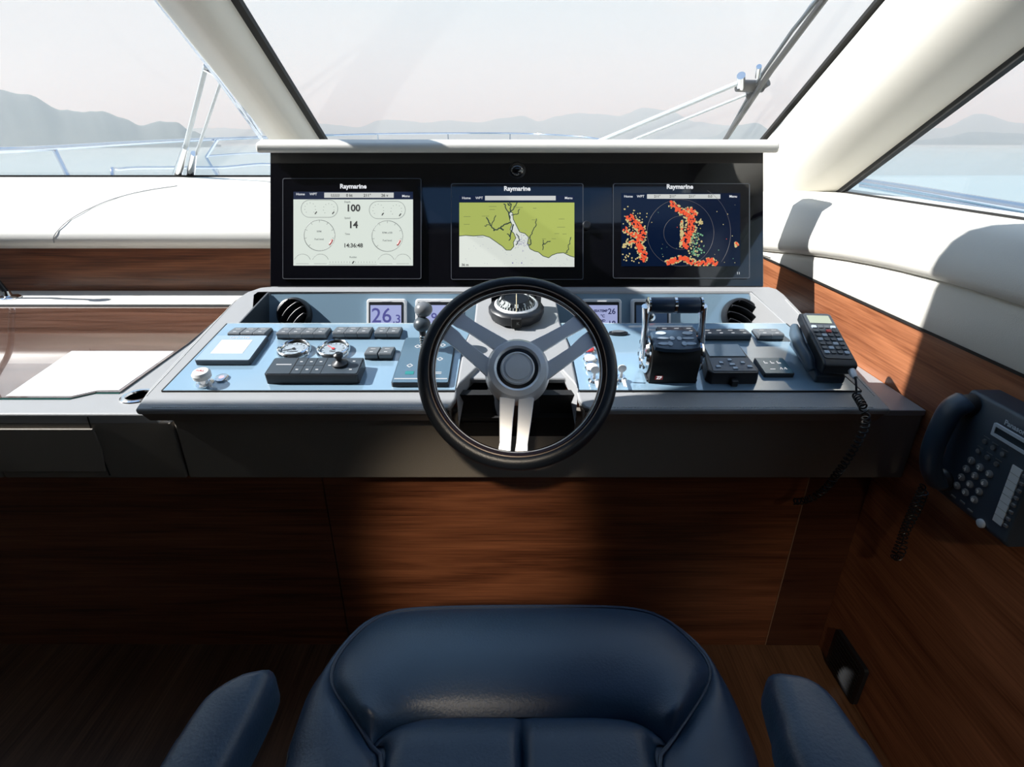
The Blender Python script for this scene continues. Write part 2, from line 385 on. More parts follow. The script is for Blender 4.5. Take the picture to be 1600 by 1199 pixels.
# ------------------------------------------------------------------ cabin shell
mb = MB(); mb.box(-3.3, 1.3, -3, 2.35, -.06, 0); struct('floor', mb, 'floor_wood', 'dark walnut cabin floor')
HY, HZ = 1.10, 1.335+.57735*1.90
mb = MB(); mb.prism([(-3.35, -3), (1.3, -3), (1.3, 1.26), (-1.0, 1.26), (-1.5, HY), (-3.35, HY)], HZ, HZ+.08, holes=[[(-.55, .32), (-.55, .72), (1.1, .72), (1.1, .32)]])  # front edge brought forward on the right, added to shade the right wall
struct('ceiling', mb, 'headliner', 'dark cabin ceiling with a hatch and an added shading brow')
mb = MB(); mb.box(-.55, 1.1, .32, .72, HZ+.03, HZ+.045); struct('window_4', mb, 'tint', 'tinted roof hatch glass')
# right side: walnut lower wall, padded cream ledge, window
mb = MB(); mb.box(1.0, 1.05, -3, 2.33, 0, 1.085)
wr = struct('wall_right', mb, 'wood_y', 'walnut veneered side wall right of the helm')
def crease(y): 
    t = max(0, min(1, (2.2-y)/1.1)); return 1.100+.105*math.sin(t*PI/2)
rows = []
for i in range(46):
    y = -3+(2.34+3)*i/45; zc = crease(y)
    rows.append([(1.05, y, 1.06), (.998, y, 1.083), (.994, y, 1.09), (.996, y, zc-.02), (1.0, y, zc-.004), (1.006, y, zc), (.992, y, zc+.004), (.978, y, zc+.016), (.974, y, zc+.03), (.980, y, zc+.055+.02*(1.21-zc)/.11), (1.0, y, 1.295), (1.03, y, 1.318), (1.08, y, 1.330), (1.19, y, 1.335), (1.3, y, 1.335), (1.3, y, 1.2)])
mb = MB(); mb.grid(rows); struct('trim_right_ledge', mb, 'cream', 'padded cream leather side ledge under the starboard window', ang=60)
mb = MB(); mb.box(.9925, 1.002, -3, 2.3, 1.082, 1.088); struct('trim_right_shadow_gap', mb, 'black_matte', 'thin dark line between walnut and cream on the right wall')
mb = MB(); mb.box(1.185, 1.19, -3, 2.06, 1.333, 1.341); struct('trim_right_sill', mb, 'black_matte', 'thin black seal under the starboard window')
mb = MB(); mb.prism([(-2.2, 1.335), (2.06, 1.335), (1.0, 1.947), (-2.2, 1.947)], 1.19, 1.198, Matrix(((0, 0, 1, 0), (1, 0, 0, 0), (0, 1, 0, 0), (0, 0, 0, 1))))
struct('window_3', mb, 'glass', 'starboard side window glass')
mb = MB(); mb.box(1.17, 1.27, -3, 1.2, 1.93, HZ+.02); mb.box(1.17, 1.27, -3, -2.2, 1.3, 1.95); struct('wall_right_upper', mb, 'cream_paint', 'cream panel above the starboard window')
# port side far out of frame
mb = MB(); mb.box(-3.35, -3.3, -3, 2.9, 0, 1.335); mb.box(-3.35, -3.3, -3, 1.3, 1.33, HZ+.02)
struct('wall_left', mb, 'cream_paint', 'cream port side wall of the cabin')
mb = MB(); mb.box(-3.35, 1.3, -3.06, -3, 0, HZ+.05); struct('wall_back', mb, 'wood_dark', 'dark aft cabin wall')
# front: walnut bulkhead and curved padded shelf
mb = MB(); mb.box(-3.3, 1.02, 2.31, 2.35, 0, 1.12); struct('wall_front', mb, 'wood_x', 'walnut bulkhead under the white dashboard shelf')
prof = [(2.33, 1.085), (2.29, 1.10), (2.235, 1.118), (2.221, 1.13), (2.220, 1.15), (2.235, 1.175), (2.275, 1.212), (2.34, 1.250), (2.42, 1.282), (2.50, 1.305), (2.58, 1.320), (2.63, 1.327), (2.66, 1.333), (3.02, 1.336), (3.02, 1.2)]
mb = MB(); mb.grid([[(x, y, z) for y, z in prof] for x in (-3.32, -2.5, -1.72, -1, 0, .7, 1.28)]); struct('trim_front_shelf', mb, 'cream', 'white padded leather dashboard shelf below the windscreen', ang=60)
mb = MB()
seam = [(Vector((-1.735-.15*((1.2-z)**2), y, z))) for y, z in prof[3:11]]
seam = [Vector((x, y-.001, z+.0008)) for (x, y, z) in [(-1.84, 2.221, 1.13), (-1.835, 2.220, 1.15), (-1.82, 2.235, 1.176), (-1.79, 2.275, 1.213), (-1.74, 2.34, 1.251), (-1.68, 2.42, 1.283), (-1.60, 2.50, 1.306), (-1.5, 2.58, 1.321)]]
mb.tube(catmull(seam, 4), .0016, 6); struct('trim_shelf_seam', mb, 'grey_leather', 'curved seam in the white dashboard shelf')
mb = MB(); mb.box(-3.3, 1.2, 2.985, 3.0, 1.334, 1.345); struct('trim_front_seal', mb, 'black_matte', 'thin black seal along the foot of the windscreen')
# windscreen panes
TOPS = 1.90/math.cos(R(30))
mb = MB(); mb.box(-.86, 1.17, 0, TOPS, -.006, .0, WS); struct('window_1', mb, 'glass', 'centre windscreen pane')
mb = MB(); mb.box(-3.2, -1.08, 0, TOPS, -.006, .0, WS); struct('window_2', mb, 'glass', 'port windscreen pane')
def sweep(sec, s0, s1, n=2):
    mb = MB(); rows = []
    for i in range(n+1):
        s_ = s0+(s1-s0)*i/n; rows.append([WS @ Vector((x, s_, z)) for x, z in sec]+[WS @ Vector((sec[0][0], s_, sec[0][1]))])
    mb.grid(rows)
    mb.add(rows[0][:-1], [list(range(len(sec)))]); mb.add(rows[-1][:-1], [list(range(len(sec)))]); return mb
def smooth2(P, n=5): return [(v.x, v.y) for v in catmull([(a, b, 0) for a, b in P], n)]
sec = [(-1.10, -.03), (-1.092, .012), (-1.075, .028)]+[(-.985, .088)]+smooth2([(-.955, .100), (-.925, .100), (-.895, .084)], 3)+[(-.868, .030), (-.862, .012), (-.862, -.03)]
struct('trim_port_mullion', sweep(sec, -.06, TOPS+.12), 'cream_paint', 'cream slanted mullion between the two windscreen panes', ang=50)
mb = MB(); mb.box(-.866, -.838, -.03, TOPS, -.008, .014, WS); struct('trim_port_mullion_edge', mb, 'black_matte', 'black glazing edge right of the cream mullion')
sec = [(1.165, -.03), (1.162, .0)]+smooth2([(1.158, .012), (1.105, .06), (1.058, .13), (1.035, .21), (1.03, .28), (1.045, .345), (1.08, .395), (1.135, .435), (1.192, .462)], 4)+[(1.197, .455), (1.20, -.03)]
struct('trim_starboard_pillar', sweep(sec, -.3, TOPS+.5, 4), 'cream_paint', 'thick rounded cream corner pillar right of the windscreen', ang=60)
mb = MB(); mb.box(1.128, 1.164, -.03, TOPS, -.008, .006, WS); struct('trim_starboard_pillar_edge', mb, 'black_matte', 'black glazing edge left of the corner pillar')
mb = MB(); mb.box(1.178, 1.196, .52, 2.3, .452, .474, WS); struct('trim_side_window_edge', mb, 'black_matte', 'black glazing edge below the corner pillar')
sec = [(-3.40, -.03), (-3.22, -.03), (-3.20, .1), (-3.22, .35), (-3.30, .47), (-3.40, .47)]
struct('trim_port_pillar', sweep(sec, -.3, TOPS+.5), 'cream_paint', 'cream port corner pillar')

# ------------------------------------------------------------------ chart table (left) with glass top
TZ = .9
FY = 1.168
mb = MB(); pts = [(-3.28, FY), (-.86, FY), (-.86, 2.30), (-3.28, 2.30)]
t = thing('chart_table', T(-2, FY, TZ), 'long glass topped chart table with leather border left of the helm console', 'table')
tI = t.matrix_world.inverted()
mb.prism(pts, TZ-.03, TZ, tI); mb.build('table_border', 'grey_leather', t, bevel=.006)
g1 = [zp(*q, TZ).to_2d() for q in ((110, 624), (150, 615), (188, 615), (295, 538), (338, 502))]
glassp = [(-3.27, g1[0].y)]+[(p.x, p.y) for p in g1]+[(g1[-1].x, 2.092), (-3.27, 2.092)]
mb = MB(); mb.prism([(x, y-.004) for x, y in glassp], TZ+.0005, TZ+.0015, tI); mb.build('glass_edge', mat('green glass edge', (.02, .10, .09), .2), t)
tw, tt, tb = principled('walnut under polished glass')
src = M['table_wood'].node_tree
M['table_wood'].node_tree.nodes['Principled BSDF'].inputs['Coat Weight'].default_value = 1
M['table_wood'].node_tree.nodes['Principled BSDF'].inputs['Coat IOR'].default_value = 2.7
M['table_wood'].node_tree.nodes['Principled BSDF'].inputs['Coat Roughness'].default_value = .01
for l in list(src.links):
    if l.to_socket.name == 'Normal': src.links.remove(l)
mb = MB(); mb.prism(glassp, TZ+.0015, TZ+.005, tI); mb.build('glass_top', 'table_wood', t)
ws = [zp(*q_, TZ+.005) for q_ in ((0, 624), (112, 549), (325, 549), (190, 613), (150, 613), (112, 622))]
mb = MB(); mb.prism([(ws[0].x, g1[0].y+.006), (ws[1].x, ws[1].y), (-1.052, ws[1].y), (g1[2].x-.008, g1[2].y+.008), (g1[1].x, g1[1].y+.006), (g1[0].x, g1[0].y+.006)], TZ+.0050, TZ+.0058, tI)  # white polygon painted for the bright glare on the table glass
wm = mat('white glare on polished glass', (.72, .72, .72), .1, coat=1); o = mb.build('white_glare', wm, t); tag(o, 'painted white glare at the front of the glass top')
mb = MB(); mb.prism([(-3.28, 2.095), (-.87, 2.095), (-.87, 2.305), (-3.28, 2.305)], TZ, TZ+.014, tI); mb.build('rear_ledge', 'cream', t, bevel=.004)
mb = MB(); mb.box(-3.28, -.88, 2.082, 2.094, TZ+.0, TZ+.0062, tI); mb.build('ledge_gap', 'black_matte', t)
mb = MB(); mb.box(-3.28, -1.3, FY+.0, FY+.03, .715, TZ-.025, tI); mb.box(-1.296, -.832, FY+.0, FY+.03, .715, TZ-.025, tI); mb.build('fascia', 'fascia', t, bevel=.004)
mb = MB(); mb.prism([(-3.0, .735)]+[(p_.x, p_.z) for p_ in (yp(167, 736, FY), yp(160, 700, FY), yp(147, 669, FY))]+[(-3.0, yp(147, 669, FY).z)], 0, .006, tI @ Matrix(((1, 0, 0, 0), (0, 0, -1, FY), (0, 1, 0, 0), (0, 0, 0, 1))))
dd_ = d = mb.build('drawer_front', 'fascia', t, bevel=.004); tag(d, 'taupe leather drawer front with a slanted right edge')
mb = MB(); stroke(mb, [(lambda p_: (p_.x, p_.z))(yp(u, v, FY)) for u, v in ((137, 651), (143, 672), (155, 703), (166, 728), (172, 743))], .003, .0, .0012, tI @ Matrix(((1, 0, 0, 0), (0, 0, -1, FY), (0, 1, 0, 0), (0, 0, 0, 1)))); mb.build('fascia_seam', 'black_matte', t)
# cup ring
p = zp(217, 620, TZ); t = thing('cup_holder', T(p.x, p.y, TZ), 'round chrome cup holder ring half hidden beside the console', 'cup holder')
mb = MB(); mb.lathe([(.028, 0), (.030, .005), (.037, .006), (.042, .003), (.043, 0)], 32); mb.build('rim', 'chrome', t)
mb = MB(); mb.lathe([(.0001, .001), (.029, .001)], 24); mb.build('well', 'black_plastic', t)
# gooseneck lamp
p = zp(14, 466, TZ+.014); t = thing('gooseneck_lamp', T(p.x, p.y, TZ+.014), 'black gooseneck chart lamp on a chrome base at the left edge', 'lamp')
mb = MB(); mb.lathe([(.042, 0), (.042, .004), (.036, .009), (.016, .012), (.012, .03), (.0001, .031)], 28); mb.build('base', 'chrome', t)
mb = MB(); gp = catmull([(0, 0, .02), (-.03, 0, .09), (-.09, 0, .22), (-.20, -.01, .36), (-.19, -.02, .44), (-.13, -.03, .43)], 8); mb.tube(gp, .011, 12); mb.build('neck', 'rubber', t)
mb = MB(); mb.tube([(-.14, -.03, .435), (-.11, -.03, .42), (-.06, -.03, .39)], [.014, .022, .026], 16); mb.build('lamp_shade', 'black_plastic', t)

# ------------------------------------------------------------------ cabinet below
UY = 1.27
mb = MB(); mb.box(yp(505, 760, UY).x+.003, yp(1262, 760, UY).x-.002, UY, UY+.02, 0, .73)
t = thing('console_cabinet', T(0, UY, 0), 'walnut cabinet front below the helm console', 'cabinet'); tI = t.matrix_world.inverted()
xa = yp(520, 850, UY).x; xb = yp(1240, 840, UY).x
mb = MB(); mb.box(xa+.0025, xb-.0015, UY, UY+.02, 0, .73, tI); mb.build('center_panel', 'wood_x', t, bevel=.001)
mb = MB(); mb.box(-3.28, xa-.0015, UY+.002, UY+.02, 0, .73, tI); mb.build('left_panel', 'wood_x', t, bevel=.001)
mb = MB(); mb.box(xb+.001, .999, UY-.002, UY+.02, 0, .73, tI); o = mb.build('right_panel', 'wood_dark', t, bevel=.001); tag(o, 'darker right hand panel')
mb = MB(); mb.box(xb-.0012, xb+.0008, UY-.0015, UY+.01, 0, .73, tI); mb.build('edge_strip', mat('pale veneer edge', (.40, .24, .15), .5), t)
mb = MB(); mb.box(-3.28, .999, UY+.02, UY+.03, 0, .73, tI); mb.build('backing', 'black_matte', t)
mb = MB(); mb.box(-3.28, .999, FY+.012, UY+.02, .718, .735, tI); mb.build('soffit', 'black_matte', t)

# ------------------------------------------------------------------ helm console
cons = thing('helm_console', CON, 'padded light grey leather helm console with a blue glass instrument top', 'console')
def cp(u, v, h=0): q = conl(u, v, h); return (q.x, q.y)
tilt_back = facel(422, 457, 1.69)
YR = 0.388      # glass back edge
YB = conl(800, 457).y
NL = [(-.135, -.0), (-.122, .02), (-.118, .072)]
outer = [(-.835, -.002), (-.16, -.002), (-.138, .012), (-.128, .04), (-.126, .075), (-.118, .12), (.130, .12), (.149, .075), (.151, .04), (.161, .012), (.185, -.002), (.84, -.002), (.845, .3), (.842, .58), (.835, .62), (.815, .637), (-.77, .637), (-.80, .628), (-.825, .60), (-.838, .555), (-.849, .3), (-.847, .08)]
recess = [(-.765, YR), (.765, YR), (.742, YB), (-.756, YB)]
mb = MB(); mb.prism(outer, -.016, 0, holes=[recess[::-1]])
mb.build('padded_rim', 'grey_leather', cons, bevel=.006, seg=3, ang=50)
# undercut lip face
mb = MB()
for x0, x1 in ((-.832, -.14), (.163, .838)):
    mb.add([(x0, .003, -.010), (x1, .003, -.010), (x1, .022, -.050), (x0, .022, -.050), (x0, .10, -.062), (x1, .10, -.062), (x0, .12, -.012), (x1, .12, -.012)], [(0, 1, 2, 3), (3, 2, 5, 4), (0, 3, 4, 6), (1, 7, 5, 2)])
mb.build('lip_underside', 'fascia', cons)
# stitching along front lip
mb = MB()
for x0, x1 in ((-.80, -.17), (.20, .81)):
    n_ = int((x1-x0)/.0065)
    for i in range(n_): mb.box(x0+i*.0065, x0+i*.0065+.0042, .006, .0074, -.0003, .0012)
for i in range(int(.50/.0065)):
    mb.box(-.0007, .0007, i*.0065, i*.0065+.0042, -.0003, .0012, T(-.8365, .05))
    mb.box(-.0007, .0007, i*.0065, i*.0065+.0042, -.0003, .0012, T(.829, .05))
o = mb.build('stitching', 'stitch', cons); o['kind'] = 'stuff'
# glass panels left / right
GY0 = conl(800, 612).y
gl = [(-.808, GY0), cp(711, 611), cp(722, 547), cp(738, 512), (cp(740, 508)[0], YR), (-.796, YR)]
gr = [(.806, GY0), (.766, YR), (cp(875, 508)[0], YR), cp(891, 541), cp(905, 611)]
mb = MB(); mb.prism(gl, .0005, .003); mb.build('glass_panel', 'blue_glass', cons, bevel=.0008)
mb = MB(); mb.prism(gr, .0005, .003); mb.build('glass_panel', 'blue_glass', cons, bevel=.0008)
ed = mat('pale glass edge', (.55, .62, .62), .2)
mb = MB(); mb.box(-.796, cp(740, 508)[0], YR, YR+.002, .0, .0032); mb.box(cp(875, 508)[0], .766, YR, YR+.002, 0, .0032); mb.build('glass_edge', ed, cons)
gapm = MB(); 
def edge(a, b): stroke(gapm, [a, b], .0025, .0, .0034)
edge((-.8095, GY0-.001), (-.7975, YR)); edge((-.8095, GY0-.0015), (cp(711, 611)[0], GY0-.0015)); edge((.8075, GY0-.001), (.7675, YR)); edge((.8075, GY0-.0015), (cp(905, 611)[0], GY0-.0015))
gapm.build('glass_seal', 'black_matte', cons)
# instrument back panel, square to the helmsman's view
D1 = 1.69
FF = face_frame(D1); FFc = CONI @ FF
a = facel(421, 458, D1); b = facel(1199, 560, D1)
mb = MB(); mb.box(a[0]-.002, b[0]+.002, b[1], a[1], -.006, 0, FFc); mb.build('instrument_panel', 'blue_glass', cons)
# recess side walls
def face_pt(u, v, dd=D1, h=0):
    x, y = facel(u, v, dd); return face_frame(dd) @ Vector((x, y, h))
for sx, (xf, xk) in ((-1, (-.765, -.756)), (1, (.765, .742))):
    mb = MB()
    k = FFc @ Vector((facel(421 if sx < 0 else 1197, 458, D1)[0], b[1], 0)); k0 = FFc @ Vector((0, b[1], 0))
    mb.add([(xf, YR, 0), (xk, YB, 0), (xk, k0.y, k0.z), (xf, YR, -.13)], [(0, 1, 2, 3)])
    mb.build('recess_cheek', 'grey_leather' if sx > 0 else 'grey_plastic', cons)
mb = MB(); mb.add([(-.765, YR, -.001), (.765, YR, -.001), (.765, YR, -.14), (-.765, YR, -.14)], [(0, 1, 2, 3)]); mb.add([(-.765, YR, -.13), (.765, YR, -.13), (.75, YB, -.12), (-.75, YB, -.12)], [(0, 1, 2, 3)]); mb.build('recess_floor', 'black_matte', cons)
# centre pod
pod = [cp(713, 611), cp(724, 547), cp(741, 509), (cp(745, 470)[0], YB-.004), (cp(868, 470)[0], YB-.004), cp(875, 509), cp(889, 543), cp(903, 611), cp(870, 574), cp(840, 560), cp(808, 556), cp(775, 560), cp(748, 577)]
mb = MB(); mb.prism(pod, -.03, .010); mb.build('compass_pod', 'grey_leather', cons, bevel=.006, seg=3)
# dark trough below pod
mb = MB(); mb.box(-.128, .152, .07, .09, -.16, -.012)
mb.box(-.128, .152, .052, .09, -.075, -.066); mb.box(-.116, .13, .121, .40, -.05, -.03); mb.build('column_recess', 'black_matte', cons)
# leather wings either side of recess
for s_, pp in ((1, [cp(713, 611), cp(748, 577), cp(727, 612, -.02), cp(716, 650, -.03)]), (-1, [cp(903, 611), cp(870, 574), cp(889, 612, -.02), cp(900, 650, -.03)])):
    A, B, Cc, Dd = pp; mb = MB(); mb.add([(A[0], A[1], .006), (B[0], B[1], .006), (Cc[0], Cc[1], -.02), (Dd[0], Dd[1], -.06)], [(0, 1, 2), (0, 2, 3)])
    mb.build('column_wing', 'grey_leather', cons)
# console fascia
mb = MB(); FW = CONI
mb.box(-.826, .998, FY, FY+.03, .714, .905, FW); mb.build('fascia', 'fascia', cons, bevel=.006)
mb = MB(); mb.box(.80, .998, FY-.002, 2.3, .895, .910, FW); mb.build('side_shelf', 'grey_leather', cons, bevel=.002)
mb = MB()
rows = [[(x, FY+.0, .90), (x, 1.70, 1.04)] for x in (-.83, .835)]
for x in (-.835, .838): mb.add([(x, 1.10, .93), (x, 1.70, 1.05), (x, 1.70, .88), (x, FY, .88)], [(0, 1, 2, 3)], FW)
mb.add([(-.77, 1.70, 1.075), (.815, 1.70, 1.075), (.815, 1.70, .88), (-.77, 1.70, .88)], [(0, 1, 2, 3)], FW)
mb.build('side_skirt', 'grey_leather', cons)

# ------------------------------------------------------------------ monitor panel
D2 = 1.722
t = thing('monitor_panel', face_frame(D2) @ T(0, facel(0, 447, D2)[1]), 'black glass monitor panel with a cream padded top rail above the console', 'instrument panel')
PM = t.matrix_world; PI_ = PM.inverted()
def mloc(u, v):
    x, y = facel(u, v, D2); return (x, y-facel(0, 447, D2)[1])
x0, y0 = mloc(422, 448); x1, y1 = mloc(1193, 238)
mb = MB(); mb.box(x0, x1, y0, y1, -.03, 0); mb.build('glass_face', 'black_glass', t, bevel=.002)
q = PI_.to_3x3() @ Vector((0, 1, 0)); dwn = PI_.to_3x3() @ Vector((0, 0, -1))
top_w = PM @ Vector((0, y1, -.03)); bot_w = PM @ Vector((0, y0, -.03))
# housing behind the glass
Y3 = 2.02
mb = MB(); P4 = [(bot_w.y, bot_w.z-.02), (top_w.y, top_w.z), (Y3, 1.40), (Y3, 1.0)]
Mx = PI_ @ Matrix(((0, 0, 1, 0), (1, 0, 0, 0), (0, 1, 0, 0), (0, 0, 0, 1)))
mb.prism(P4, x0+.006, x1-.004, Mx); mb.build('housing', 'grey_plastic', t, bevel=.004)
mb = MB(); 
xa, xb = mloc(411, 230)[0], mloc(1206, 230)[0]
sec = [(-.046, -.001), (-.050, .006), (-.050, .018), (-.044, .027), (.0, .037), (.12, .037), (.15, .022), (.15, -.001)]
brow = PM @ Vector((0, y1, 0))
mb.prism(sec, xa, xb, PI_ @ Matrix.Translation((0, brow.y, brow.z)) @ Matrix(((0, 0, 1, 0), (1, 0, 0, 0), (0, 1, 0, 0), (0, 0, 0, 1))))
mb.build('top_rail', 'cream', t, bevel=.006, seg=3)
# camera dome and knob
x, y = mloc(808, 266)
dome = thing('alarm_dome', PM @ T(x, y), 'small round glossy black dome at the top middle of the monitor panel', 'dome')
mb = MB(); mb.lathe([(.027, 0), (.027, .003), (.023, .005)], 28); mb.build('bezel', 'black_plastic', dome)
mb = MB(); mb.sphere(.023, T(0, 0, .003), zs=.7, p0=0); mb.build('lens', 'black_glass', dome)
x, y = mloc(916, 353)
o = MB().lathe([(.013, 0), (.013, .012), (.010, .016), (.0001, .016)], 24).build('dimmer_knob', 'black_plastic', None, PM @ T(x, y)); tag(o, 'small round black knob between the middle and right monitors', 'knob')

# three monitors
def monitor(box, scr, label):
    cx, cy = mloc((box[0]+box[1])/2, (box[2]+box[3])/2); m = thing('navigation_monitor', PM @ T(cx, cy), label, 'monitor')
    w2 = (box[1]-box[0])/2/FPX*D2; h2 = (box[3]-box[2])/2/FPX*D2
    mb = MB(); mb.prism(rrect(-w2, w2, -h2, h2, .006), 0, .007); mb.build('case', 'black_glass', m, bevel=.0015)
    mb = MB(); e = .0022
    o1 = rrect(-w2, w2, -h2, h2, .006); o2 = rrect(-w2+e, w2-e, -h2+e, h2-e, .005); mb.prism(o1, .0072, .008, holes=[o2[::-1]]); mb.build('bezel_edge', mat('grey bezel edge', (.16, .17, .19), .3, metal=.6), m)
    def L(u, v): x, y = mloc(u, v); return (x-cx, y-cy)
    return m, L
Z0 = .0074
def plate(m, L, u0, u1, v0, v1, mt, name, z0=Z0, z1=.0078):
    a = L(u0, v1); b = L(u1, v0); mb = MB(); mb.box(a[0], b[0], a[1], b[1], z0, z1); return mb.build(name, mt, m)
ZT = T(0, 0, .0082)
def mtext(m, L, u, v, s_, px, mt='scr_text', name='lettering', bold=.0002):
    a = L(u, v); return text(name, s_, px/FPX*D2*1.35, mt, m, T(a[0], a[1], .0083), bold=bold)
# left monitor
m1, L1 = monitor((443, 659, 280, 437), None, 'left monitor showing pale engine gauges with 100 and 14')
mtext(m1, L1, 553, 293, 'Raymarine', 7.2, name='brand_lettering', bold=.0006)
plate(m1, L1, 460, 646, 301, 313, 'scr_navy', 'status_bar'); plate(m1, L1, 508, 616, 302.5, 310.5, 'scr_bar', 'data_bar', z1=.0081)
scr = plate(m1, L1, 460, 646, 313, 416, 'scr_white', 'screen')
for u, s_ in ((471, 'Home'), (491, 'WPT')): mtext(m1, L1, u, 305, s_, 4, bold=.0001)
mtext(m1, L1, 635, 308, 'Menu', 4, bold=.0001)
for u, s_ in ((525, 'I.I.I.I.I'), (547, '0 kt'), (575, '211°'), (602, '26 v')): mtext(m1, L1, u, 307, s_, 4.6, 'scr_ink')
mtext(m1, L1, 553, 327, '100', 11, 'scr_ink', 'reading', .0009); mtext(m1, L1, 553, 353, '14', 11, 'scr_ink', 'reading', .0009); mtext(m1, L1, 553, 385, '14:36:48', 6.5, 'scr_ink', 'clock_reading', .0004)
mb = MB(); k1 = FPX/D2
for cu, cv, r_ in ((500.5, 369, 24), (606, 370, 24)):
    a = L1(cu, cv); ring_poly(mb, a[0], a[1], r_/k1, .0016, .0079, .0083, 40)
for u0, u1, v0, v1 in ((472, 529, 314, 341), (578, 634, 316, 343)):
    a = L1(u0, v1); b = L1(u1, v0); rr = (b[1]-a[1])/2
    pts = rrect(a[0], b[0], a[1], b[1], rr*.98, 8); stroke(mb, pts+[pts[0]], .0012, .0079, .0083)
for cu in (474, 502, 604, 630):
    a = L1(cu, 411); ring_poly(mb, a[0], a[1], 13/k1, .0010, .0079, .0083, 20, .0+.35, PI-.35)
    stroke(mb, [(a[0]-.02, a[1]-.004), (a[0]+.02, a[1]-.004)], .0008, .0079, .0083)
for cu, cv in ((486, 327), (515, 328), (592, 329), (620, 330)):
    a = L1(cu, cv)
    for i in range(9):
        an = PI*1.25-i*PI*1.5/8; stroke(mb, [(a[0]+.016*math.cos(an), a[1]+.016*math.sin(an)), (a[0]+.0185*math.cos(an), a[1]+.0185*math.sin(an))], .0012, .0079, .0083)
for cu, cv in ((500.5, 369), (606, 370)):
    a = L1(cu, cv)
    for i in range(9):
        an = PI*1.25-i*PI*1.5/8; stroke(mb, [(a[0]+.041*math.cos(an), a[1]+.041*math.sin(an)), (a[0]+.0475*math.cos(an), a[1]+.0475*math.sin(an))], .0010, .0079, .0083)
for i in range(17):
    a = L1(517+i*4.4, 412); stroke(mb, [a, (a[0], a[1]+.005)], .0007, .0079, .0083)
a = L1(515, 414); b = L1(590, 414); stroke(mb, [a, b], .0007, .0079, .0083)
mb.build('gauge_dials', 'scr_grey', m1)
for cu, cv in ((500.5, 369), (606, 370)):
    mb = MB(); a = L1(cu, cv); ring_poly(mb, a[0], a[1], 21/k1, .006, .0079, .0084, 6, -.75, -.3)
    mb.build('red_sector', 'scr_red', m1)
mb = MB()
for cu, cv in ((495, 334), (522, 334), (599, 336), (626, 337), (553, 411)):
    a = L1(cu, cv); stroke(mb, [(a[0]-.003, a[1]-.004), (a[0]+.003, a[1]+.004)], .003, .0079, .0084)
mb.build('gauge_needles', 'scr_ink', m1)
for cu, cv, s_ in ((500, 363, 'RPM'), (500, 375, 'Fuel level'), (606, 365, 'RPM x100'), (606, 377, 'Fuel level'), (544, 317, 'Depth'), (544, 342, 'Speed'), (544, 367, 'Time'), (553, 403, 'Rudder')): mtext(m1, L1, cu, cv, s_, 2.8, 'scr_grey', 'caption', .0001)
# middle monitor: chart
m2, L2 = monitor((705, 911, 288, 438), None, 'middle monitor showing a green and white coastal chart')
mtext(m2, L2, 808, 296.5, 'Raymarine', 7.2, name='brand_lettering', bold=.0006)
plate(m2, L2, 718, 897, 307, 317, 'scr_navy', 'status_bar'); plate(m2, L2, 758, 868, 307.5, 314.5, 'scr_bar', 'data_bar', z1=.0081)
for u, s_ in ((729, 'Home'), (749, 'WPT'), (888, 'Menu')): mtext(m2, L2, u, 311, s_, 4, bold=.0001)
plate(m2, L2, 718, 897, 318, 418, 'scr_sea', 'screen')
coast = [(718, 370), (728, 369), (740, 370), (755, 369), (765, 372), (775, 379), (785, 386), (791, 392), (798, 392), (803, 386), (802, 380), (806, 373), (803, 366), (797, 360), (800, 352), (797, 346), (795, 338), (797, 332), (801, 334), (802, 344), (806, 352), (812, 364), (820, 366), (826, 372), (824, 381), (828, 390), (836, 394), (841, 395), (848, 401), (857, 404), (862, 400), (870, 397), (880, 396), (890, 401), (897, 403), (897, 318), (718, 318)]
mb = MB(); mb.prism([L2(*q_) for q_ in coast], .0079, .0081); mb.build('chart_land', 'scr_land', m2)
mb = MB()
def riv(pts, wd=1.2): stroke(mb, [L2(*q_) for q_ in pts], wd/k1, .0079, .0084)
riv(coast[:-2], 1.0)
def wiggle(pts, amp=1.4, n=4):
    out = []
    for (a, b), (c_, d_) in zip(pts, pts[1:]):
        for i in range(n): out.append((a+(c_-a)*i/n+random.uniform(-amp, amp), b+(d_-b)*i/n+random.uniform(-amp, amp)))
    return out+[pts[-1]]
for pts, wd in (([(797, 345), (796, 334), (790, 326), (787, 320)], 1.6), ([(796, 334), (803, 328), (808, 318)], 1.4), ([(797, 332), (798, 322), (797, 318)], 1.6), ([(800, 337), (808, 336), (812, 328)], 1.2), ([(798, 348), (789, 353), (780, 358), (772, 361), (768, 355), (764, 349), (760, 341)], 1.8), ([(768, 355), (773, 346), (775, 338)], 1.2), ([(764, 353), (757, 354)], 1.0), ([(828, 374), (832, 364), (837, 352), (838, 343)], 1.2), ([(826, 384), (830, 380), (828, 370)], 1.6), ([(846, 392), (849, 383), (856, 378), (860, 378)], 1.2), ([(849, 383), (848, 376)], 1.0), ([(884, 397), (888, 388), (890, 376), (892, 372)], 1.1), ([(803, 352), (799, 362), (797, 372)], 2.0), ([(808, 366), (812, 376), (806, 384)], 1.4), ([(792, 366), (798, 372), (795, 377)], 1.4), ([(781, 357), (787, 361)], 2.2), ([(797, 322), (793, 316+4)], 1.8)): riv(wiggle(pts), wd)
for i in range(16):
    u = random.uniform(722, 880); v = random.uniform(322, 376); riv([(u, v), (u+random.uniform(5, 14), v)], .35)
mb.build('chart_lines', 'scr_river', m2)
mb = MB()
for i in range(60):
    u = random.gauss(815, 6); v = random.gauss(377, 7); a = L2(u, v); stroke(mb, [a, (a[0]+random.uniform(-.005, .005), a[1]+random.uniform(-.006, .006))], .001, .0079, .0085)
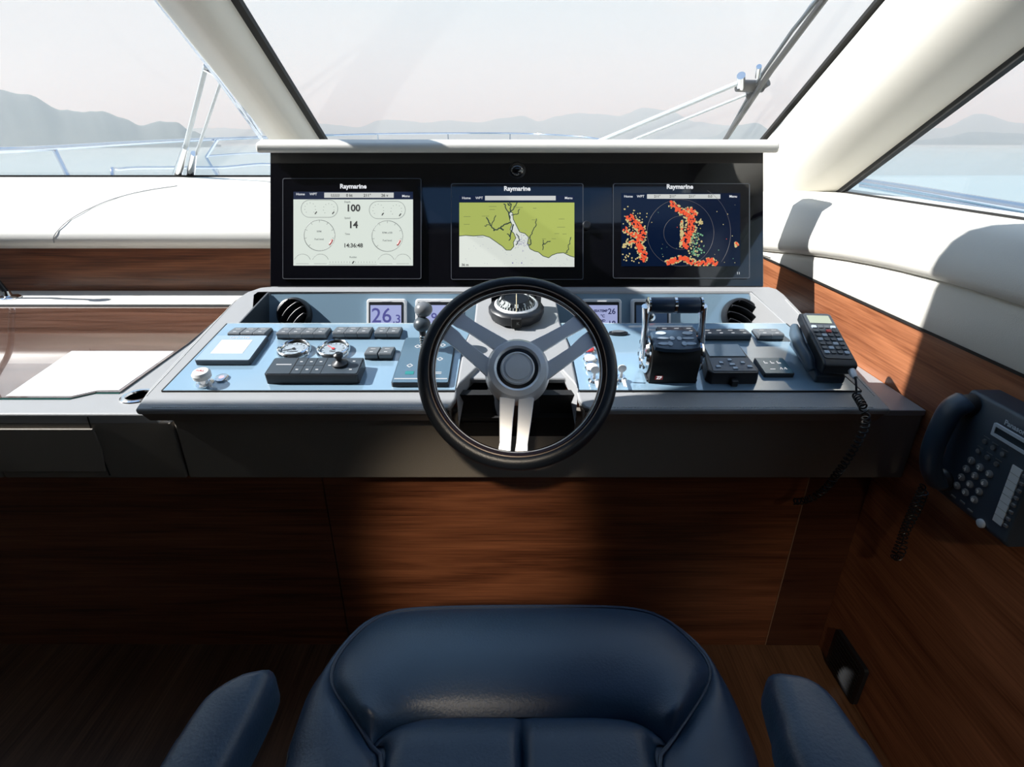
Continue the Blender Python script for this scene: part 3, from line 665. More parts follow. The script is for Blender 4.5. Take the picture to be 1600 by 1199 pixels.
for i in range(40):
    u = random.uniform(722, 890); v = random.uniform(404, 416) if u > 800 else random.uniform(380, 416); a = L2(u, v); stroke(mb, [a, (a[0]+.002, a[1])], .0008, .0079, .0085)
for u in (801, 815): a = L2(u, 412); mb.prism(circle(a[0], a[1], .0022, 10), .0079, .0086)
mb.build('chart_soundings', 'scr_violet', m2)
mtext(m2, L2, 727, 415, '36 m', 4, 'scr_ink', 'scale_reading')
# right monitor: radar
m3, L3 = monitor((957, 1170, 288, 436), None, 'right monitor showing red and yellow radar echoes on dark blue')
mtext(m3, L3, 1061, 293.5, 'Raymarine', 7.2, name='brand_lettering', bold=.0006)
plate(m3, L3, 970, 1155, 303, 417, 'rad_bg', 'screen'); plate(m3, L3, 1010, 1124, 305, 312, 'scr_bar', 'data_bar', z1=.0081)
for u, s_ in ((981, 'Home'), (1000, 'WPT'), (1144, 'Menu')): mtext(m3, L3, u, 308.5, s_, 4, bold=.0001)
for u in (1026, 1050, 1080, 1108): mtext(m3, L3, u, 308.5, random.choice(['211°', '0.0', '26 v']), 4, 'scr_ink', bold=.0001)
mb = MB(); a = L3(1062, 365)
for rr in (26, 52, 78):
    a0, a1 = (0, 2*PI) if rr < 55 else (-.62, 1.0)
    ring_poly(mb, a[0], a[1], rr/k1, .0008, .0079, .0082, 40, a0, a1)
mb.build('range_rings', mat('range ring', (.18, .16, .16), .5, emit=.5), m3)
def blobs(pts, name):
    mb = MB()
    for u, v, r_, k in pts:
        u = min(max(u, 970+r_), 1155-r_); v = min(max(v, 313+r_), 417-r_)
        a = L3(u, v); zz = .0080+{1: 0, 2: .0001, 0: .0004}[k]+random.uniform(0, .0002); mb.m = k
        n_ = random.choice((5, 6, 7)); ph = random.random()*6
        mb.prism([(a[0]+r_/k1*random.uniform(.75, 1.2)*math.cos(ph+2*PI*i/n_), a[1]+r_/k1*random.uniform(.75, 1.2)*math.sin(ph+2*PI*i/n_)) for i in range(n_)], .0079, zz)
    return mb.build(name, ['rad_red', 'rad_yel', 'rad_grn'], m3, smooth=False)
P = []
def along(path, wd, dens, yel=.0):
    for (a, b), (c_, d_) in zip(path, path[1:]):
        L_ = math.hypot(c_-a, d_-b); n_ = int(L_*dens)
        for i in range(n_):
            t_ = random.random(); off = random.uniform(-1, 1); x = a+(c_-a)*t_-(d_-b)/L_*off*wd; y = b+(d_-b)*t_+(c_-a)/L_*off*wd
            edge_ = abs(off) > .62
            if edge_: P.append((x, y, random.uniform(.9, 1.6), 1))
            else: P.append((x, y, random.uniform(1.2, 2.2), 0 if random.random() > yel else 1))
along([(982, 338), (990, 350), (1000, 355), (1003, 370), (996, 378)], 8, 3.2)
along([(975, 358), (983, 368), (998, 368)], 5, 1.6, .4); along([(972, 386), (990, 378)], 3, 1.8, .8)
along([(994, 378), (1000, 390), (1006, 400), (1001, 408)], 7, 3.2)
along([(1046, 318), (1058, 328), (1070, 336), (1078, 342)], 6, 2.6, .15); along([(1070, 330), (1082, 330), (1085, 340)], 5, 2.4, .4)
along([(1078, 340), (1080, 352), (1074, 366), (1070, 378), (1070, 390)], 9, 3.2, .05); along([(1064, 345), (1064, 385)], 2, 1.6, .9)
along([(1040, 413), (1052, 408), (1064, 404), (1078, 410), (1095, 414)], 5, 3, .15); along([(1096, 413), (1108, 408), (1118, 414)], 6, 3, .1)
along([(1090, 345), (1094, 352)], 4, 1.5, 1); along([(1148, 380), (1150, 386)], 4, 2.2, .9)
for i in range(70): P.append((random.gauss(1086, 6), random.uniform(362, 402), random.uniform(.9, 1.7), random.choice((1, 2, 2))))
for i in range(70):
    x = random.uniform(972, 1012); P.append((x, random.uniform(322, 412), random.uniform(.8, 1.5), 1))
for i in range(30): P.append((random.uniform(1012, 1150), random.uniform(318, 412), random.uniform(.4, .9), random.choice((1, 1, 2, 0))))
blobs(P, 'radar_echoes')
mtext(m3, L3, 1152, 428, 'I I', 4, 'scr_text', 'marking', .0001)

# ------------------------------------------------------------------ vents and small displays on the instrument panel
def on_face(u, v, h=0):
    x, y = facel(u, v, D1); return FF @ T(x, y, h)
def vent(u, v, r_, sgn, label):
    t = thing('air_vent', on_face(u, v), label, 'vent', 'round air vents on the instrument panel')
    mb = MB(); mb.lathe([(r_*1.06, 0), (r_*1.06, .012), (r_*.98, .026), (r_*.90, .028), (r_*.86, .02), (r_*.84, .0)], 40); mb.build('housing_ring', 'black_plastic', t)
    mb = MB(); mb.lathe([(r_*.86, .006), (.0001, .002)], 32); mb.build('throat', 'black_matte', t)
    for k in range(4):
        y = (k-1.5)*r_*.42; hw = math.sqrt(max(0, (r_*.84)**2-y*y)); n_ = 12
        pts = [(x, 0, .026-.010*(x/hw)**2*0) for x in [-hw+2*hw*i/n_ for i in range(n_+1)]]
        rows = [[(x, y+.010*(1-(x/(r_*.86))**2), .028+.004) for x, _, _ in pts], [(x, y-.002+.010*(1-(x/(r_*.86))**2), .028+.004) for x, _, _ in pts], [(x, y-.012, .008) for x, _, _ in pts]]
        mb = MB(); mb.grid(rows, RZ(sgn)); o = mb.build('slat', 'black_plastic', t); sm = o.modifiers.new('solid', 'SOLIDIFY'); sm.thickness = .0012
    return t
vent(462, 492, .050, R(48), 'round black air vent near the left end of the instrument panel')
vent(1154, 494, .052, R(-28), 'round black air vent near the right end of the instrument panel')
def display(u0, u1, vt, label, lcd='lcd', lines=()):
    cxp = (u0+u1)/2; w_ = (u1-u0)/2/FPX*D1
    t = thing('digital_display', on_face(cxp, vt) @ T(0, -.062), label, 'display', 'small square instrument displays')
    mb = MB(); mb.prism(rrect(-w_, w_, -.066, .062, .010), 0, .012, top=rrect(-w_*.94, w_*.94, -.062, .058, .010)); mb.build('case', 'silver', t, bevel=.0015)
    mb = MB(); mb.prism(rrect(-w_*.84, w_*.84, -.055, .050, .003), .0121, .0132); mb.build('inner_frame', 'black_plastic', t)
    mb = MB(); mb.box(-w_*.76, w_*.76, -.05, .040, .0132, .0142); mb.build('screen', lcd, t)
    mb = MB(); mb.box(-.014, .014, .0515, .0545, .0115, .0130); mb.build('brand_bar', 'scr_text', t)
    for (x, y, s_, sz) in lines: text('reading', s_, sz, 'lcd_ink', t, T(x, y, .0145), bold=.0004)
    return t
display(573, 636, 467, 'small display reading 26.3 left of the steering wheel', lines=((-.013, .006, '26', .064), (.034, -.004, '.3', .036)))
display(649, 712, 467, 'small display behind the ball lever left of the compass', lines=((-.028, .031, 'DEPTH', .012), (.012, .0, '9.4', .040)))
display(908, 971, 467, 'small display with readings 26 and 18 right of the compass', lines=((-.004, .022, 'SEATEMP', .0105), (.030, .020, '26', .024), (.002, .006, '°C', .012), (-.004, -.008, 'WIND', .010), (.030, -.018, '18', .024)))
display(985, 1048, 467, 'unlit small display behind the throttle levers', lcd='lcd_dim')
# key switch behind throttle
t = thing('ignition_switch', on_face(1015, 497), 'small round chrome switch behind the left throttle arm', 'switch')
MB().lathe([(.016, 0), (.016, .014), (.013, .018), (.006, .019), (.006, .024), (.0001, .024)], 24).build('collar', 'chrome', t)

# ------------------------------------------------------------------ console plane fittings
def on_con(x, y, h=.003): return CON @ T(x, y, h)
def rocker():
    t = thing('rocker_switch', I4, 'x', 'switch')
    mb = MB(); mb.box(-.0175, .0175, -.024, .024, 0, .006); mb.build('frame', 'black_plastic', t, bevel=.0015)
    mb = MB(); prof_ = [(-.024, .004), (-.026, .016), (-.022, .020), (0, .016), (.02, .012), (.023, .008), (.023, .004)]
    mb.prism(prof_, -.0165, .0165, Matrix(((0, 0, 1, 0), (1, 0, 0, 0), (0, 1, 0, 0), (0, 0, 0, 1)))); mb.build('rocker', 'switch', t, bevel=.003, seg=3)
    mb = MB(); mb.box(-.004, .004, -.0165, -.014, .0188, .0196); mb.box(-.006, .006, .004, .0052, .0155, .0163); mb.build('symbol', 'scr_text', t)
    return t
proto = rocker(); used = False
ordn = ['leftmost', 'second', 'third', 'fourth']
def rockers(us, v, where, grp):
    global used
    n_ = len(us)
    for i, u in enumerate(us):
        q = conl(u, v, .012)
        o = proto if not used else copy_tree(proto); used = True
        o.matrix_world = on_con(q.x, q.y)
        if n_ == 2: lab = ('left' if i == 0 else 'right')+' one of the two'
        elif n_ == 3: lab = ('left', 'middle', 'right')[i]+' one of the three'
        else: lab = ('leftmost', 'second from left', 'third from left', 'rightmost')[i]+' of the four'
        o['label'] = f'{lab} rocker switches {where}'; o['group'] = grp; o['category'] = 'switch'
rockers((372, 392, 411), 519, 'above the white lit touch panel', 'rocker switches at the far left')
rockers((447, 466, 485, 504), 519, 'in front of the left air vent', 'rocker switches by the left vent')
rockers((533, 552, 571), 518, 'in front of the 26.3 display', 'rocker switches by the 26.3 display')
rockers((598, 617), 518, 'left of the ball lever', 'rocker switches left of the ball lever')
rockers((583, 605), 550, 'right of the two chrome gauges', 'lower pair of rocker switches')
rockers((1038, 1057, 1076), 518, 'behind the throttle keypad', 'rocker switches behind the throttle')
rockers((1105, 1123, 1141, 1159), 521, 'in front of the right air vent', 'rocker switches by the right vent')
rockers((1190, 1209), 521, 'beside the handset cradle', 'rocker switches beside the handset')
# touch panel with bright screen
A = [conl(*q_, .012) for q_ in ((344, 533), (420, 533), (396, 573), (301, 573))]
t = thing('touch_panel', on_con(-.714, .236), 'flat square control panel with a white lit screen at the left of the console', 'control panel')
mb = MB(); mb.prism(rrect(-.068, .068, -.062, .062, .005), 0, .013); mb.build('case', 'grey_plastic', t, bevel=.002)
mb = MB(); mb.prism(rrect(-.066, .066, -.060, .060, .004), .013, .0142); mb.build('faceplate', mat('pale blue faceplate', (.30, .40, .50), .15, coat=.4), t)
mb = MB(); mb.box(-.042, .038, -.030, .036, .0142, .0150); mb.build('screen', mat('white lit screen', (.80, .84, .80), .3, emit=1.1), t)
text('lettering', 'LIFT TYPE', .012, 'scr_text', t, T(.0, .048, .0145), bold=.0003)
# gauges
def gauge(x, y, label, cap):
    t = thing('chrome_gauge', on_con(x, y), label, 'gauge', 'round chrome engine gauges')
    MB().lathe([(.043, 0), (.043, .006), (.040, .014), (.037, .016), (.033, .013), (.031, .008)], 36).build('bezel', 'chrome', t)
    MB().lathe([(.032, .009), (.0001, .009)], 32).build('dial', mat('pale dial', (.50, .58, .64), .35), t)
    mb = MB()
    for i in range(11):
        an = R(225)-i*R(27); stroke(mb, [(.024*math.cos(an), .024*math.sin(an)), (.029*math.cos(an), .029*math.sin(an))], .0012, .0092, .0098)
    mb.build('scale', 'scr_ink', t)
    mb = MB(); an = R(140) if cap else R(200); stroke(mb, [(0, 0), (.024*math.cos(an), .024*math.sin(an))], .0018, .0100, .0108); mb.prism(circle(0, 0, .004, 12), .0100, .0115); mb.build('needle', 'red_plastic' if cap else 'scr_ink', t)
    text('caption', 'RUDDER' if not cap else 'TRIM', .007, 'scr_ink', t, T(0, -.012, .0094))
gauge(-.558, .236, 'left round chrome rimmed gauge behind the keypad', 0)
gauge(-.457, .236, 'right round chrome rimmed gauge behind the keypad', 1)
# joystick keypad
t = thing('joystick_keypad', on_con(-.468, .131), 'long black keypad with a small round joystick left of the wheel', 'keypad')
mb = MB(); mb.prism(rrect(-.109, .109, -.038, .036, .006), 0, .026); mb.build('body', 'black_plastic', t, bevel=.002)
mb = MB(); mb.prism(rrect(-.106, .106, -.035, .033, .005), .026, .0275); mb.build('faceplate', 'grey_plastic', t)
mb = MB(); stroke(mb, [(-.050, -.035), (-.050, .033)], .0016, .0275, .0282)
for xx in (-.026, -.003, .021): stroke(mb, [(xx, -.035), (xx, .033)], .0008, .0275, .0280)
stroke(mb, [(-.050, .0), (.021, .0)], .0008, .0275, .0280); mb.build('key_gaps', 'black_matte', t)
mb = MB()
mb.box(-.094, -.058, .002, .005, .0275, .0283)
for xx, yy in ((-.038, .016), (-.014, .016), (.009, .016), (-.038, -.018), (-.014, -.018), (.009, -.018), (.034, .0), (.088, .018), (.088, -.018)): mb.box(xx-.003, xx+.003, yy-.0015, yy+.0015, .0275, .0283)
mb.build('key_symbols', 'scr_text', t)
MB().lathe([(.019, .0275), (.019, .033), (.012, .036), (.007, .040), (.007, .046), (.011, .050), (.011, .056), (.006, .060), (.0001, .060)], 28, T(.058, .004, 0)).build('joystick', 'black_plastic', t)
# mushroom knob and disc
q = conl(317, 591, .02)
t = thing('mushroom_knob', on_con(q.x, q.y), 'white topped chrome push knob at the front left of the console', 'knob')
MB().lathe([(.020, 0), (.020, .004), (.013, .006), (.012, .018)], 28).build('stem', 'chrome', t)
MB().lathe([(.015, .018), (.020, .020), (.021, .030), (.017, .036), (.0001, .038)], 28).build('cap', 'white_plastic', t)
text('lettering', 'PULL', .009, 'red_plastic', t, T(0, 0, .0382))
q = conl(347, 592, .003)
t = thing('warning_lamp', on_con(q.x, q.y), 'small flat pink disc beside the white knob', 'indicator')
MB().lathe([(.0155, 0), (.0155, .004), (.012, .005)], 28).build('rim', 'chrome', t)
MB().lathe([(.0125, .0045), (.0001, .0055)], 24).build('lens', 'pink_plastic', t)
# thruster panel + lever
t = thing('thruster_panel', on_con(-.214, .185), 'square dark thruster control panel half hidden by the left of the wheel rim', 'control panel')
mb = MB(); mb.prism(rrect(-.067, .067, -.105, .105, .005), 0, .010); mb.build('case', 'black_plastic', t, bevel=.002)
mb = MB(); mb.prism(rrect(-.065, .065, -.103, .103, .004), .010, .0125); mb.build('faceplate', mat('slate blue faceplate', (.08, .14, .19), .16, coat=.5), t)
mb = MB()
for xx, yy in ((-.028, .058), (-.034, -.032), (.036, .064), (.036, -.002)):
    s_ = .007; stroke(mb, [(xx-s_, yy), (xx, yy+s_), (xx+s_, yy), (xx, yy-s_), (xx-s_, yy)], .0018, .0125, .0133)
mb.box(-.062, .062, -.090, -.087, .0125, .0134); mb.box(.026, .046, -.062, -.060, .0125, .0133); mb.box(.026, .046, -.068, -.066, .0125, .0133); mb.build('symbols', 'scr_text', t)
mb = MB(); mb.box(-.040, -.020, -.070, -.058, .0125, .0136); mb.build('lit_key', 'teal_lit', t)
q = conl(659, 543, .02)
t = thing('ball_lever', on_con(-.2235, .232, .0165), 'dark two ball thruster lever left of the wheel rim', 'lever')
mb = MB(); mb.lathe([(.012, 0), (.010, .006)]+[(.0075+.0022*((i % 2)), .008+i*.0035) for i in range(10)], 20); mb.build('spring_boot', 'chrome', t)
MB().tube([(0, 0, .035), (0, .004, .06), (0, .012, .075), (0, .018, .095)], [.007, .010, .008, .006], 14).build('stem', 'black_plastic', t)
mb = MB(); mb.sphere(.0215, T(0, .006, .066), zs=.85); mb.build('ball', 'grey_plastic', t)
mb = MB(); mb.sphere(.0225, T(.004, .024, .098), zs=.85); mb.build('ball', mat('dove grey plastic', (.16, .17, .18), .3), t)
# buttons right of wheel
def pushb(u, v, m_, label, r_=.0145):
    q = conl(u, v, .008); t = thing('push_button', on_con(q.x, q.y), label, 'button', 'push buttons right of the wheel')
    MB().lathe([(r_*1.18, 0), (r_*1.18, .004), (r_, .006)], 26).build('bezel', 'chrome', t)
    MB().lathe([(r_, .004), (r_, .010), (r_*.8, .012), (.0001, .0125)], 26).build('cap', m_, t)
pushb(920, 547, 'red_plastic', 'red round push button at the top of the button column', .0135)
pushb(922, 561, 'white_plastic', 'white round push button below the red one')
pushb(925, 575, 'white_plastic', 'lower white round push button above the key switch')
def keysw(u, v, label):
    q = conl(u, v, .01); t = thing('key_switch', on_con(q.x, q.y), label, 'key switch', 'key switches right of the wheel')
    MB().lathe([(.014, 0), (.014, .006), (.009, .010), (.009, .015), (.0001, .015)], 24).build('barrel', 'chrome', t)
    mb = MB(); mb.prism(rrect(-.003, .003, 0, .020, .001), -.001, .001, T(0, 0, .012) @ RX(PI/2)); mb.lathe([(.004, -.0012), (.010, -.0012), (.010, .0012), (.004, .0012)], 18, T(0, 0, .036) @ RX(PI/2)); mb.prism([(-.004, -.004), (.004, -.004), (.0035, -.034), (-.0035, -.030)], .004, .0055, T(.004, -.006, .006)); mb.build('key', 'silver', t)
keysw(928, 594, 'key switch with hanging key inside the wheel rim')
keysw(970, 592, 'key switch just outside the right of the wheel rim')
for u, v, lab in ((966, 521, 'flat black oval switch just right of the wheel rim'),):
    q = conl(u, v, .006); t = thing('oval_switch', on_con(q.x, q.y), lab, 'switch')
    mb = MB(); mb.prism([(a_[0]*.026, a_[1]*.010) for a_ in circle(0, 0, 1, 24)], 0, .006); mb.build('base', 'black_plastic', t, bevel=.0015)
    mb = MB(); mb.prism([(a_[0]*.018, a_[1]*.006) for a_ in circle(0, 0, 1, 20)], .006, .010); mb.build('cap', 'switch', t, bevel=.0015)
# ------------------------------------------------------------------ throttle
t = thing('throttle_control', on_con(.377, .145), 'twin lever throttle control with chrome sides and keypad', 'throttle')
YZ = Matrix(((0, 0, 1, 0), (1, 0, 0, 0), (0, 1, 0, 0), (0, 0, 0, 1)))       # profile (y,z) swept along x
prof_ = [(-.050, 0), (-.052, .05)]+[(-.052+.05*0+.052-.052*math.cos(a_)*1.0-.052, .05+.042*math.sin(a_)) for a_ in ()]
pr = [(-.050, 0)]+[(-.050*math.cos(a_*PI/8), .050+.042*math.sin(a_*PI/8)) for a_ in range(0, 9)]+[(.050, 0)]
mb = MB(); mb.prism(pr, -.056, .056, YZ); mb.build('body', 'black_matte', t, bevel=.002)
mb = MB(); mb.prism([(-.06, -.045), (.06, -.045), (.06, .055), (-.06, .055)], 0, .008); mb.build('base', 'black_plastic', t, bevel=.003)
mb = MB(); kp = [(-.053, -.030), (-.03, -.036), (0, -.038), (.03, -.036), (.053, -.030), (.053, .028), (.03, .033), (0, .034), (-.03, .033), (-.053, .028)]; kp2 = [(a_*.96, b_*.93) for a_, b_ in kp]
KM = T(0, -.012, .092) @ RX(R(12)); mb.prism(kp, 0, .008, KM, top=kp2); mb.build('keypad', mat('keypad navy', (.04, .07, .11), .3, coat=.2), t, bevel=.0015)
mb = MB()
for xx, yy, a_, b_ in ((-.031, .019, .012, .0055), (.031, .019, .012, .0055), (-.029, .001, .014, .0035), (.029, .001, .014, .0035), (-.008, .001, .006, .006), (.008, .001, .006, .006), (-.030, -.017, .014, .0045), (.030, -.017, .014, .0045), (-.016, -.017, .006, .007), (.016, -.017, .006, .007)):
    mb.prism([(xx+p_[0]*a_, yy+p_[1]*b_) for p_ in circle(0, 0, 1, 16)], .008, .0098, KM)
o = mb.build('keys', 'key_white', t)
for sx in (-1, 1):
    mb = MB(); mb.lathe([(.0001, 0), (.044, 0), (.045, .004), (.040, .010), (.030, .012), (.028, .008), (.0001, .008)], 36, T(sx*.057, 0, .050) @ RY(sx*PI/2)); mb.build('side_disc', 'chrome', t)
    mb = MB()
    for i in range(6):
        a_ = i*PI/3; mb.prism(circle(.034*math.cos(a_), .034*math.sin(a_), .005, 10), .0105, .0125, T(sx*.057, 0, .050) @ RY(sx*PI/2))
    mb.build('disc_inset', 'black_plastic', t)
for sx in (-1, 1):
    mb = MB(); arm = [(sx*.064, -.004, .048), (sx*.066-.004, -.008, .09), (sx*.064-.012, -.016, .14), (sx*.062-.020, -.022, .188)]
    mb.tube(arm, [.013, .009, .007, .010], 12, flat=1.0); mb.build('lever_arm', 'chrome', t)
    mb = MB(); mb.lathe([(.0001, -.002), (.016, -.002), (.0175, .002), (.0175, .046), (.016, .050), (.0001, .050)], 28, T(sx*.004-.020, -.022, .190) @ RY(sx*PI/2)); mb.build('handle', mat('navy grip', (.03, .055, .10), .33), t)
    mb = MB(); mb.lathe([(.0001, 0), (.0185, 0), (.0185, .004), (.012, .007), (.0001, .007)], 28, T(sx*.055-.020, -.022, .190) @ RY(sx*PI/2)); mb.build('handle_cap', 'chrome', t)
MB().lathe([(.0001, -.003), (.0185, -.003), (.0185, .003), (.0001, .003)], 28, T(-.020, -.022, .190) @ RY(PI/2)).build('handle_divider', 'chrome', t)
mb = MB(); mb.box(-.043, -.025, .0, .011, 0, .001, T(0, -.051, .012) @ RX(PI/2)); mb.build('badge', 'red_plastic', t)
text('badge_lettering', 'ZF', .011, 'scr_text', t, T(-.034, -.0523, .0175) @ RX(PI/2), bold=.0003)
# ------------------------------------------------------------------ control head with keys, small plate
t = thing('autopilot_control', on_con(.522, .162), 'black control head with a screen and arrow keys right of the throttle', 'control panel')
A_ = [(-.058, -.070), (.052, -.070), (.060, -.055), (.052, .070), (-.046, .070), (-.066, -.055)]
mb = MB(); mb.prism(A_, 0, .030, top=[(a_*.95, b_*.95) for a_, b_ in A_]); mb.build('case', 'black_plastic', t, bevel=.004, seg=3)
mb = MB(); mb.box(-.042, .046, .004, .060, .030, .0318); mb.build('screen', mat('grey blank screen', (.22, .30, .36), .08, coat=.6), t)
mb = MB(); mb.prism([(-.052, -.060), (.050, -.060), (.050, -.003), (-.046, -.003)], .030, .0312); mb.build('key_panel', mat('slate key panel', (.07, .09, .12), .35), t)
for xx, yy, w_ in ((0, -.014, .010), (-.024, -.026, .010), (.027, -.026, .010), (0, -.034, .014), (-.036, -.043, .012), (.038, -.043, .012), (.002, -.050, .012)):
    mb = MB(); mb.prism([(xx-w_/2, yy-.004), (xx+w_/2, yy-.004), (xx+w_/2*.8, yy+.004), (xx-w_/2*.8, yy+.004)], .0312, .0338); mb.build('key', 'key_white', t, bevel=.0008)
mb = MB(); mb.box(-.012, .004, -.082, -.066, 0, .016); mb.build('plug', 'rubber', t, bevel=.003)
t = thing('alarm_control_pad', on_con(.638, .156), 'small square glass panel with lit symbols left of the handset', 'control panel')
mb = MB(); mb.prism(rrect(-.036, .036, -.036, .036, .004), 0, .010); mb.build('case', 'black_plastic', t, bevel=.002)
mb = MB(); mb.prism(rrect(-.034, .034, -.034, .034, .003), .010, .0115); mb.build('faceplate', mat('teal grey faceplate', (.12, .22, .26), .12, coat=.5), t)
mb = MB()
for xx in (-.016, .0, .016): mb.box(xx-.004, xx+.004, .008, .011, .0115, .0123); mb.box(xx-.004, xx-.002, .011, .018, .0115, .0123)
for xx in (.008, .018): stroke(mb, [(xx, -.018), (xx+.004, -.010), (xx+.006, -.018)], .0012, .0115, .0123)
mb.box(-.016, -.004, -.018, -.016, .0115, .0123); mb.build('symbols', 'scr_text', t)
# ------------------------------------------------------------------ compass
q = conl(808, 492, .02)
t = thing('compass', CON @ T(.012, .418, .010), 'black ship compass with a glass dome on the centre pod', 'compass')
mb = MB(); mb.lathe([(.066, 0), (.074, .004), (.078, .012), (.078, .030), (.072, .036), (.062, .038), (.060, .034)], 12); mb.build('base_ring', 'black_plastic', t, bevel=.0015)
MB().lathe([(.062, .034), (.061, .040), (.056, .044), (.053, .040)], 40).build('bezel', 'silver', t)
MB().lathe([(.054, .030), (.050, .046), (.036, .058), (.034, .056)], 40).build('card_skirt', 'black_plastic', t)
mb = MB()
for i in range(36):
    a_ = 2*PI*i/36; wd = .0022 if i % 3 else .0038
    mb.add([(.0525*math.cos(a_-wd*9), .0525*math.sin(a_-wd*9), .0405), (.0525*math.cos(a_+wd*9), .0525*math.sin(a_+wd*9), .0405), (.0485*math.cos(a_+wd*9), .0485*math.sin(a_+wd*9), .049), (.0485*math.cos(a_-wd*9), .0485*math.sin(a_-wd*9), .049)], [(0, 1, 2, 3)])
mb.build('degree_marks', 'white_plastic', t)
for i, s_ in enumerate(('N', '3', '6', 'E', '12', '15', 'S', '21', '24', 'W', '30', '33')):
    a_ = -PI/2+i*PI/6
    text('card_numeral', s_, .014, 'white_plastic', t, RZ(a_+PI/2) @ T(0, -.0455, .0535) @ RX(R(50)), bold=.0006)
mb = MB(); mb.sphere(.056, T(0, 0, .036), 32, 10, zs=.80, p0=0); mb.build('dome', 'clear', t)
mb = MB(); mb.tube([(0, -.0575, .040), (0, -.052, .055), (0, -.035, .072), (0, 0, .0825)], .0012, 6); mb.build('lubber_line', mat('pale brass', (.7, .6, .4), .3), t)
mb = MB(); mb.lathe([(.066, 0), (.075, .0), (.075, .046), (.060, .058), (.056, .052), (.064, .044)], 30, T(0, 0, .030), R(20), R(160)); mb.build('rear_hood', 'black_plastic', t)
mb = MB(); mb.box(-.014, .014, -.081, -.070, .006, .033); mb.build('front_clip', 'black_matte', t, bevel=.002)
text('logo', 'K', .012, 'scr_grey', t, T(.004, -.0816, .020) @ RX(PI/2), bold=.0001)

# ------------------------------------------------------------------ steering wheel
DW = 1.08
wc = CAM + ray(808.5, 578)*DW
WT = R(14)
WM = Matrix.Translation(wc) @ RX(PI/2-PITCH-WT)
t = thing('steering_wheel', WM, 'large three spoke steering wheel with black leather rim and brushed metal hub', 'steering wheel')
KW = DW/FPX
RO = 156.5*KW
def torus(mb, Rr, r_, z, n=96, m_=16, fx=1.0):
    mb.tube([(Rr*math.cos(2*PI*i/n), Rr*math.sin(2*PI*i/n), z) for i in range(n)], r_, m_, closed=True)
mb = MB(); torus(mb, RO-.0165, .0165, 0); mb.build('rim', 'wheel_leather', t)
mb = MB(); torus(mb, RO-.0255, .0115, .0035); mb.build('inner_rim', 'wheel_inner', t)
mb = MB(); torus(mb, RO-.0245, .0009, .0150, 160, 6); o = mb.build('rim_stitching', 'tan_thread', t)
mb = MB(); torus(mb, RO-.0335, .0009, .0120, 160, 6); mb.build('rim_inlay', 'silver', t)
# hub
MB().lathe([(.066, -.035), (.0655, -.010), (.063, .004), (.057, .012), (.046, .015), (.0415, .012), (.0405, .006)], 56).build('hub_ring', 'alu', t)
MB().lathe([(.0408, .006), (.0405, .011), (.036, .0115), (.033, .008)], 48).build('hub_groove', 'black_plastic', t)
MB().lathe([(.0345, .006), (.034, .012), (.031, .0145), (.029, .012), (.0001, .0135)], 48).build('hub_cap', 'silver', t)
MB().lathe([(.0245, .0135), (.024, .0150), (.0001, .0158)], 40).build('horn_button', mat('pearl silver button', (.88, .89, .90), .35, metal=.1), t)
mb = MB(); mb.lathe([(.05, -.035), (.045, -.06), (.055, -.20), (.075, -.24)], 32); mb.build('column', 'black_plastic', t)
def wloc(u, v): return ((u-808.5)*KW, (578-v)*KW/math.cos(WT)*1.0)
def spoke(pairs):
    for pts in pairs:
        P0 = [Vector(wloc(*q_)) for q_ in pts]      # centre line points with widths
        return P0
def bar(center, widths, name='spoke'):
    cl = [Vector(wloc(*q_)) for q_ in center]; L_, R_ = [], []
    for i, p_ in enumerate(cl):
        d_ = (cl[min(i+1, len(cl)-1)]-cl[max(i-1, 0)]).normalized(); n_ = Vector((-d_.y, d_.x))*widths[i]*KW/2
        L_.append(p_+n_); R_.append(p_-n_)
    zs = [(-.004, .006)]*(len(cl)-2)+[(-.004, .004), (-.010, .002)]
    k = len(cl); vs_ = []; fs = []
    for i in range(k):
        zb, zt = zs[i]; vs_ += [(L_[i].x, L_[i].y, zt), (R_[i].x, R_[i].y, zt), (R_[i].x, R_[i].y, zb), (L_[i].x, L_[i].y, zb)]
    for i in range(k-1):
        for j in range(4): fs.append((4*i+j, 4*i+(j+1) % 4, 4*i+4+(j+1) % 4, 4*i+4+j))
    fs += [(3, 2, 1, 0), tuple(4*(k-1)+j for j in range(4))]
    mb = MB(); mb.add(vs_, fs); mb.build(name, 'alu', t, bevel=.0012)
bar([(793, 622), (791, 655), (790, 690), (787, 712), (786, 722)], [24, 21, 18, 21, 22])
bar([(822, 622), (819, 655), (815, 690), (813, 712), (814, 722)], [24, 21, 18, 21, 22])
bar([(795, 548), (762, 527), (735, 510), (718, 500), (706, 489)], [26, 22, 20, 24, 26])
bar([(775, 585), (745, 560), (722, 541), (708, 527), (692, 515)], [26, 22, 20, 24, 26])
bar([(826, 550), (858, 532), (884, 517), (902, 505), (918, 494)], [26, 22, 20, 24, 26])
bar([(842, 588), (873, 568), (897, 551), (915, 536), (932, 524)], [26, 22, 20, 24, 26])

# ------------------------------------------------------------------ handset on console (right)
BASE = on_con(.757, .185)
t = thing('radio_handset', BASE, 'cordless style black radio telephone with keypad standing in a cradle on the console', 'telephone')
tb = t
def body(pf, x0_, x1_, sk=0): pass
SK = Matrix(((1, -.02/.16*0, 0, 0), (0, 1, 0, 0), (0, 0, 1, 0), (0, 0, 0, 1)))
HR = RZ(R(-4))
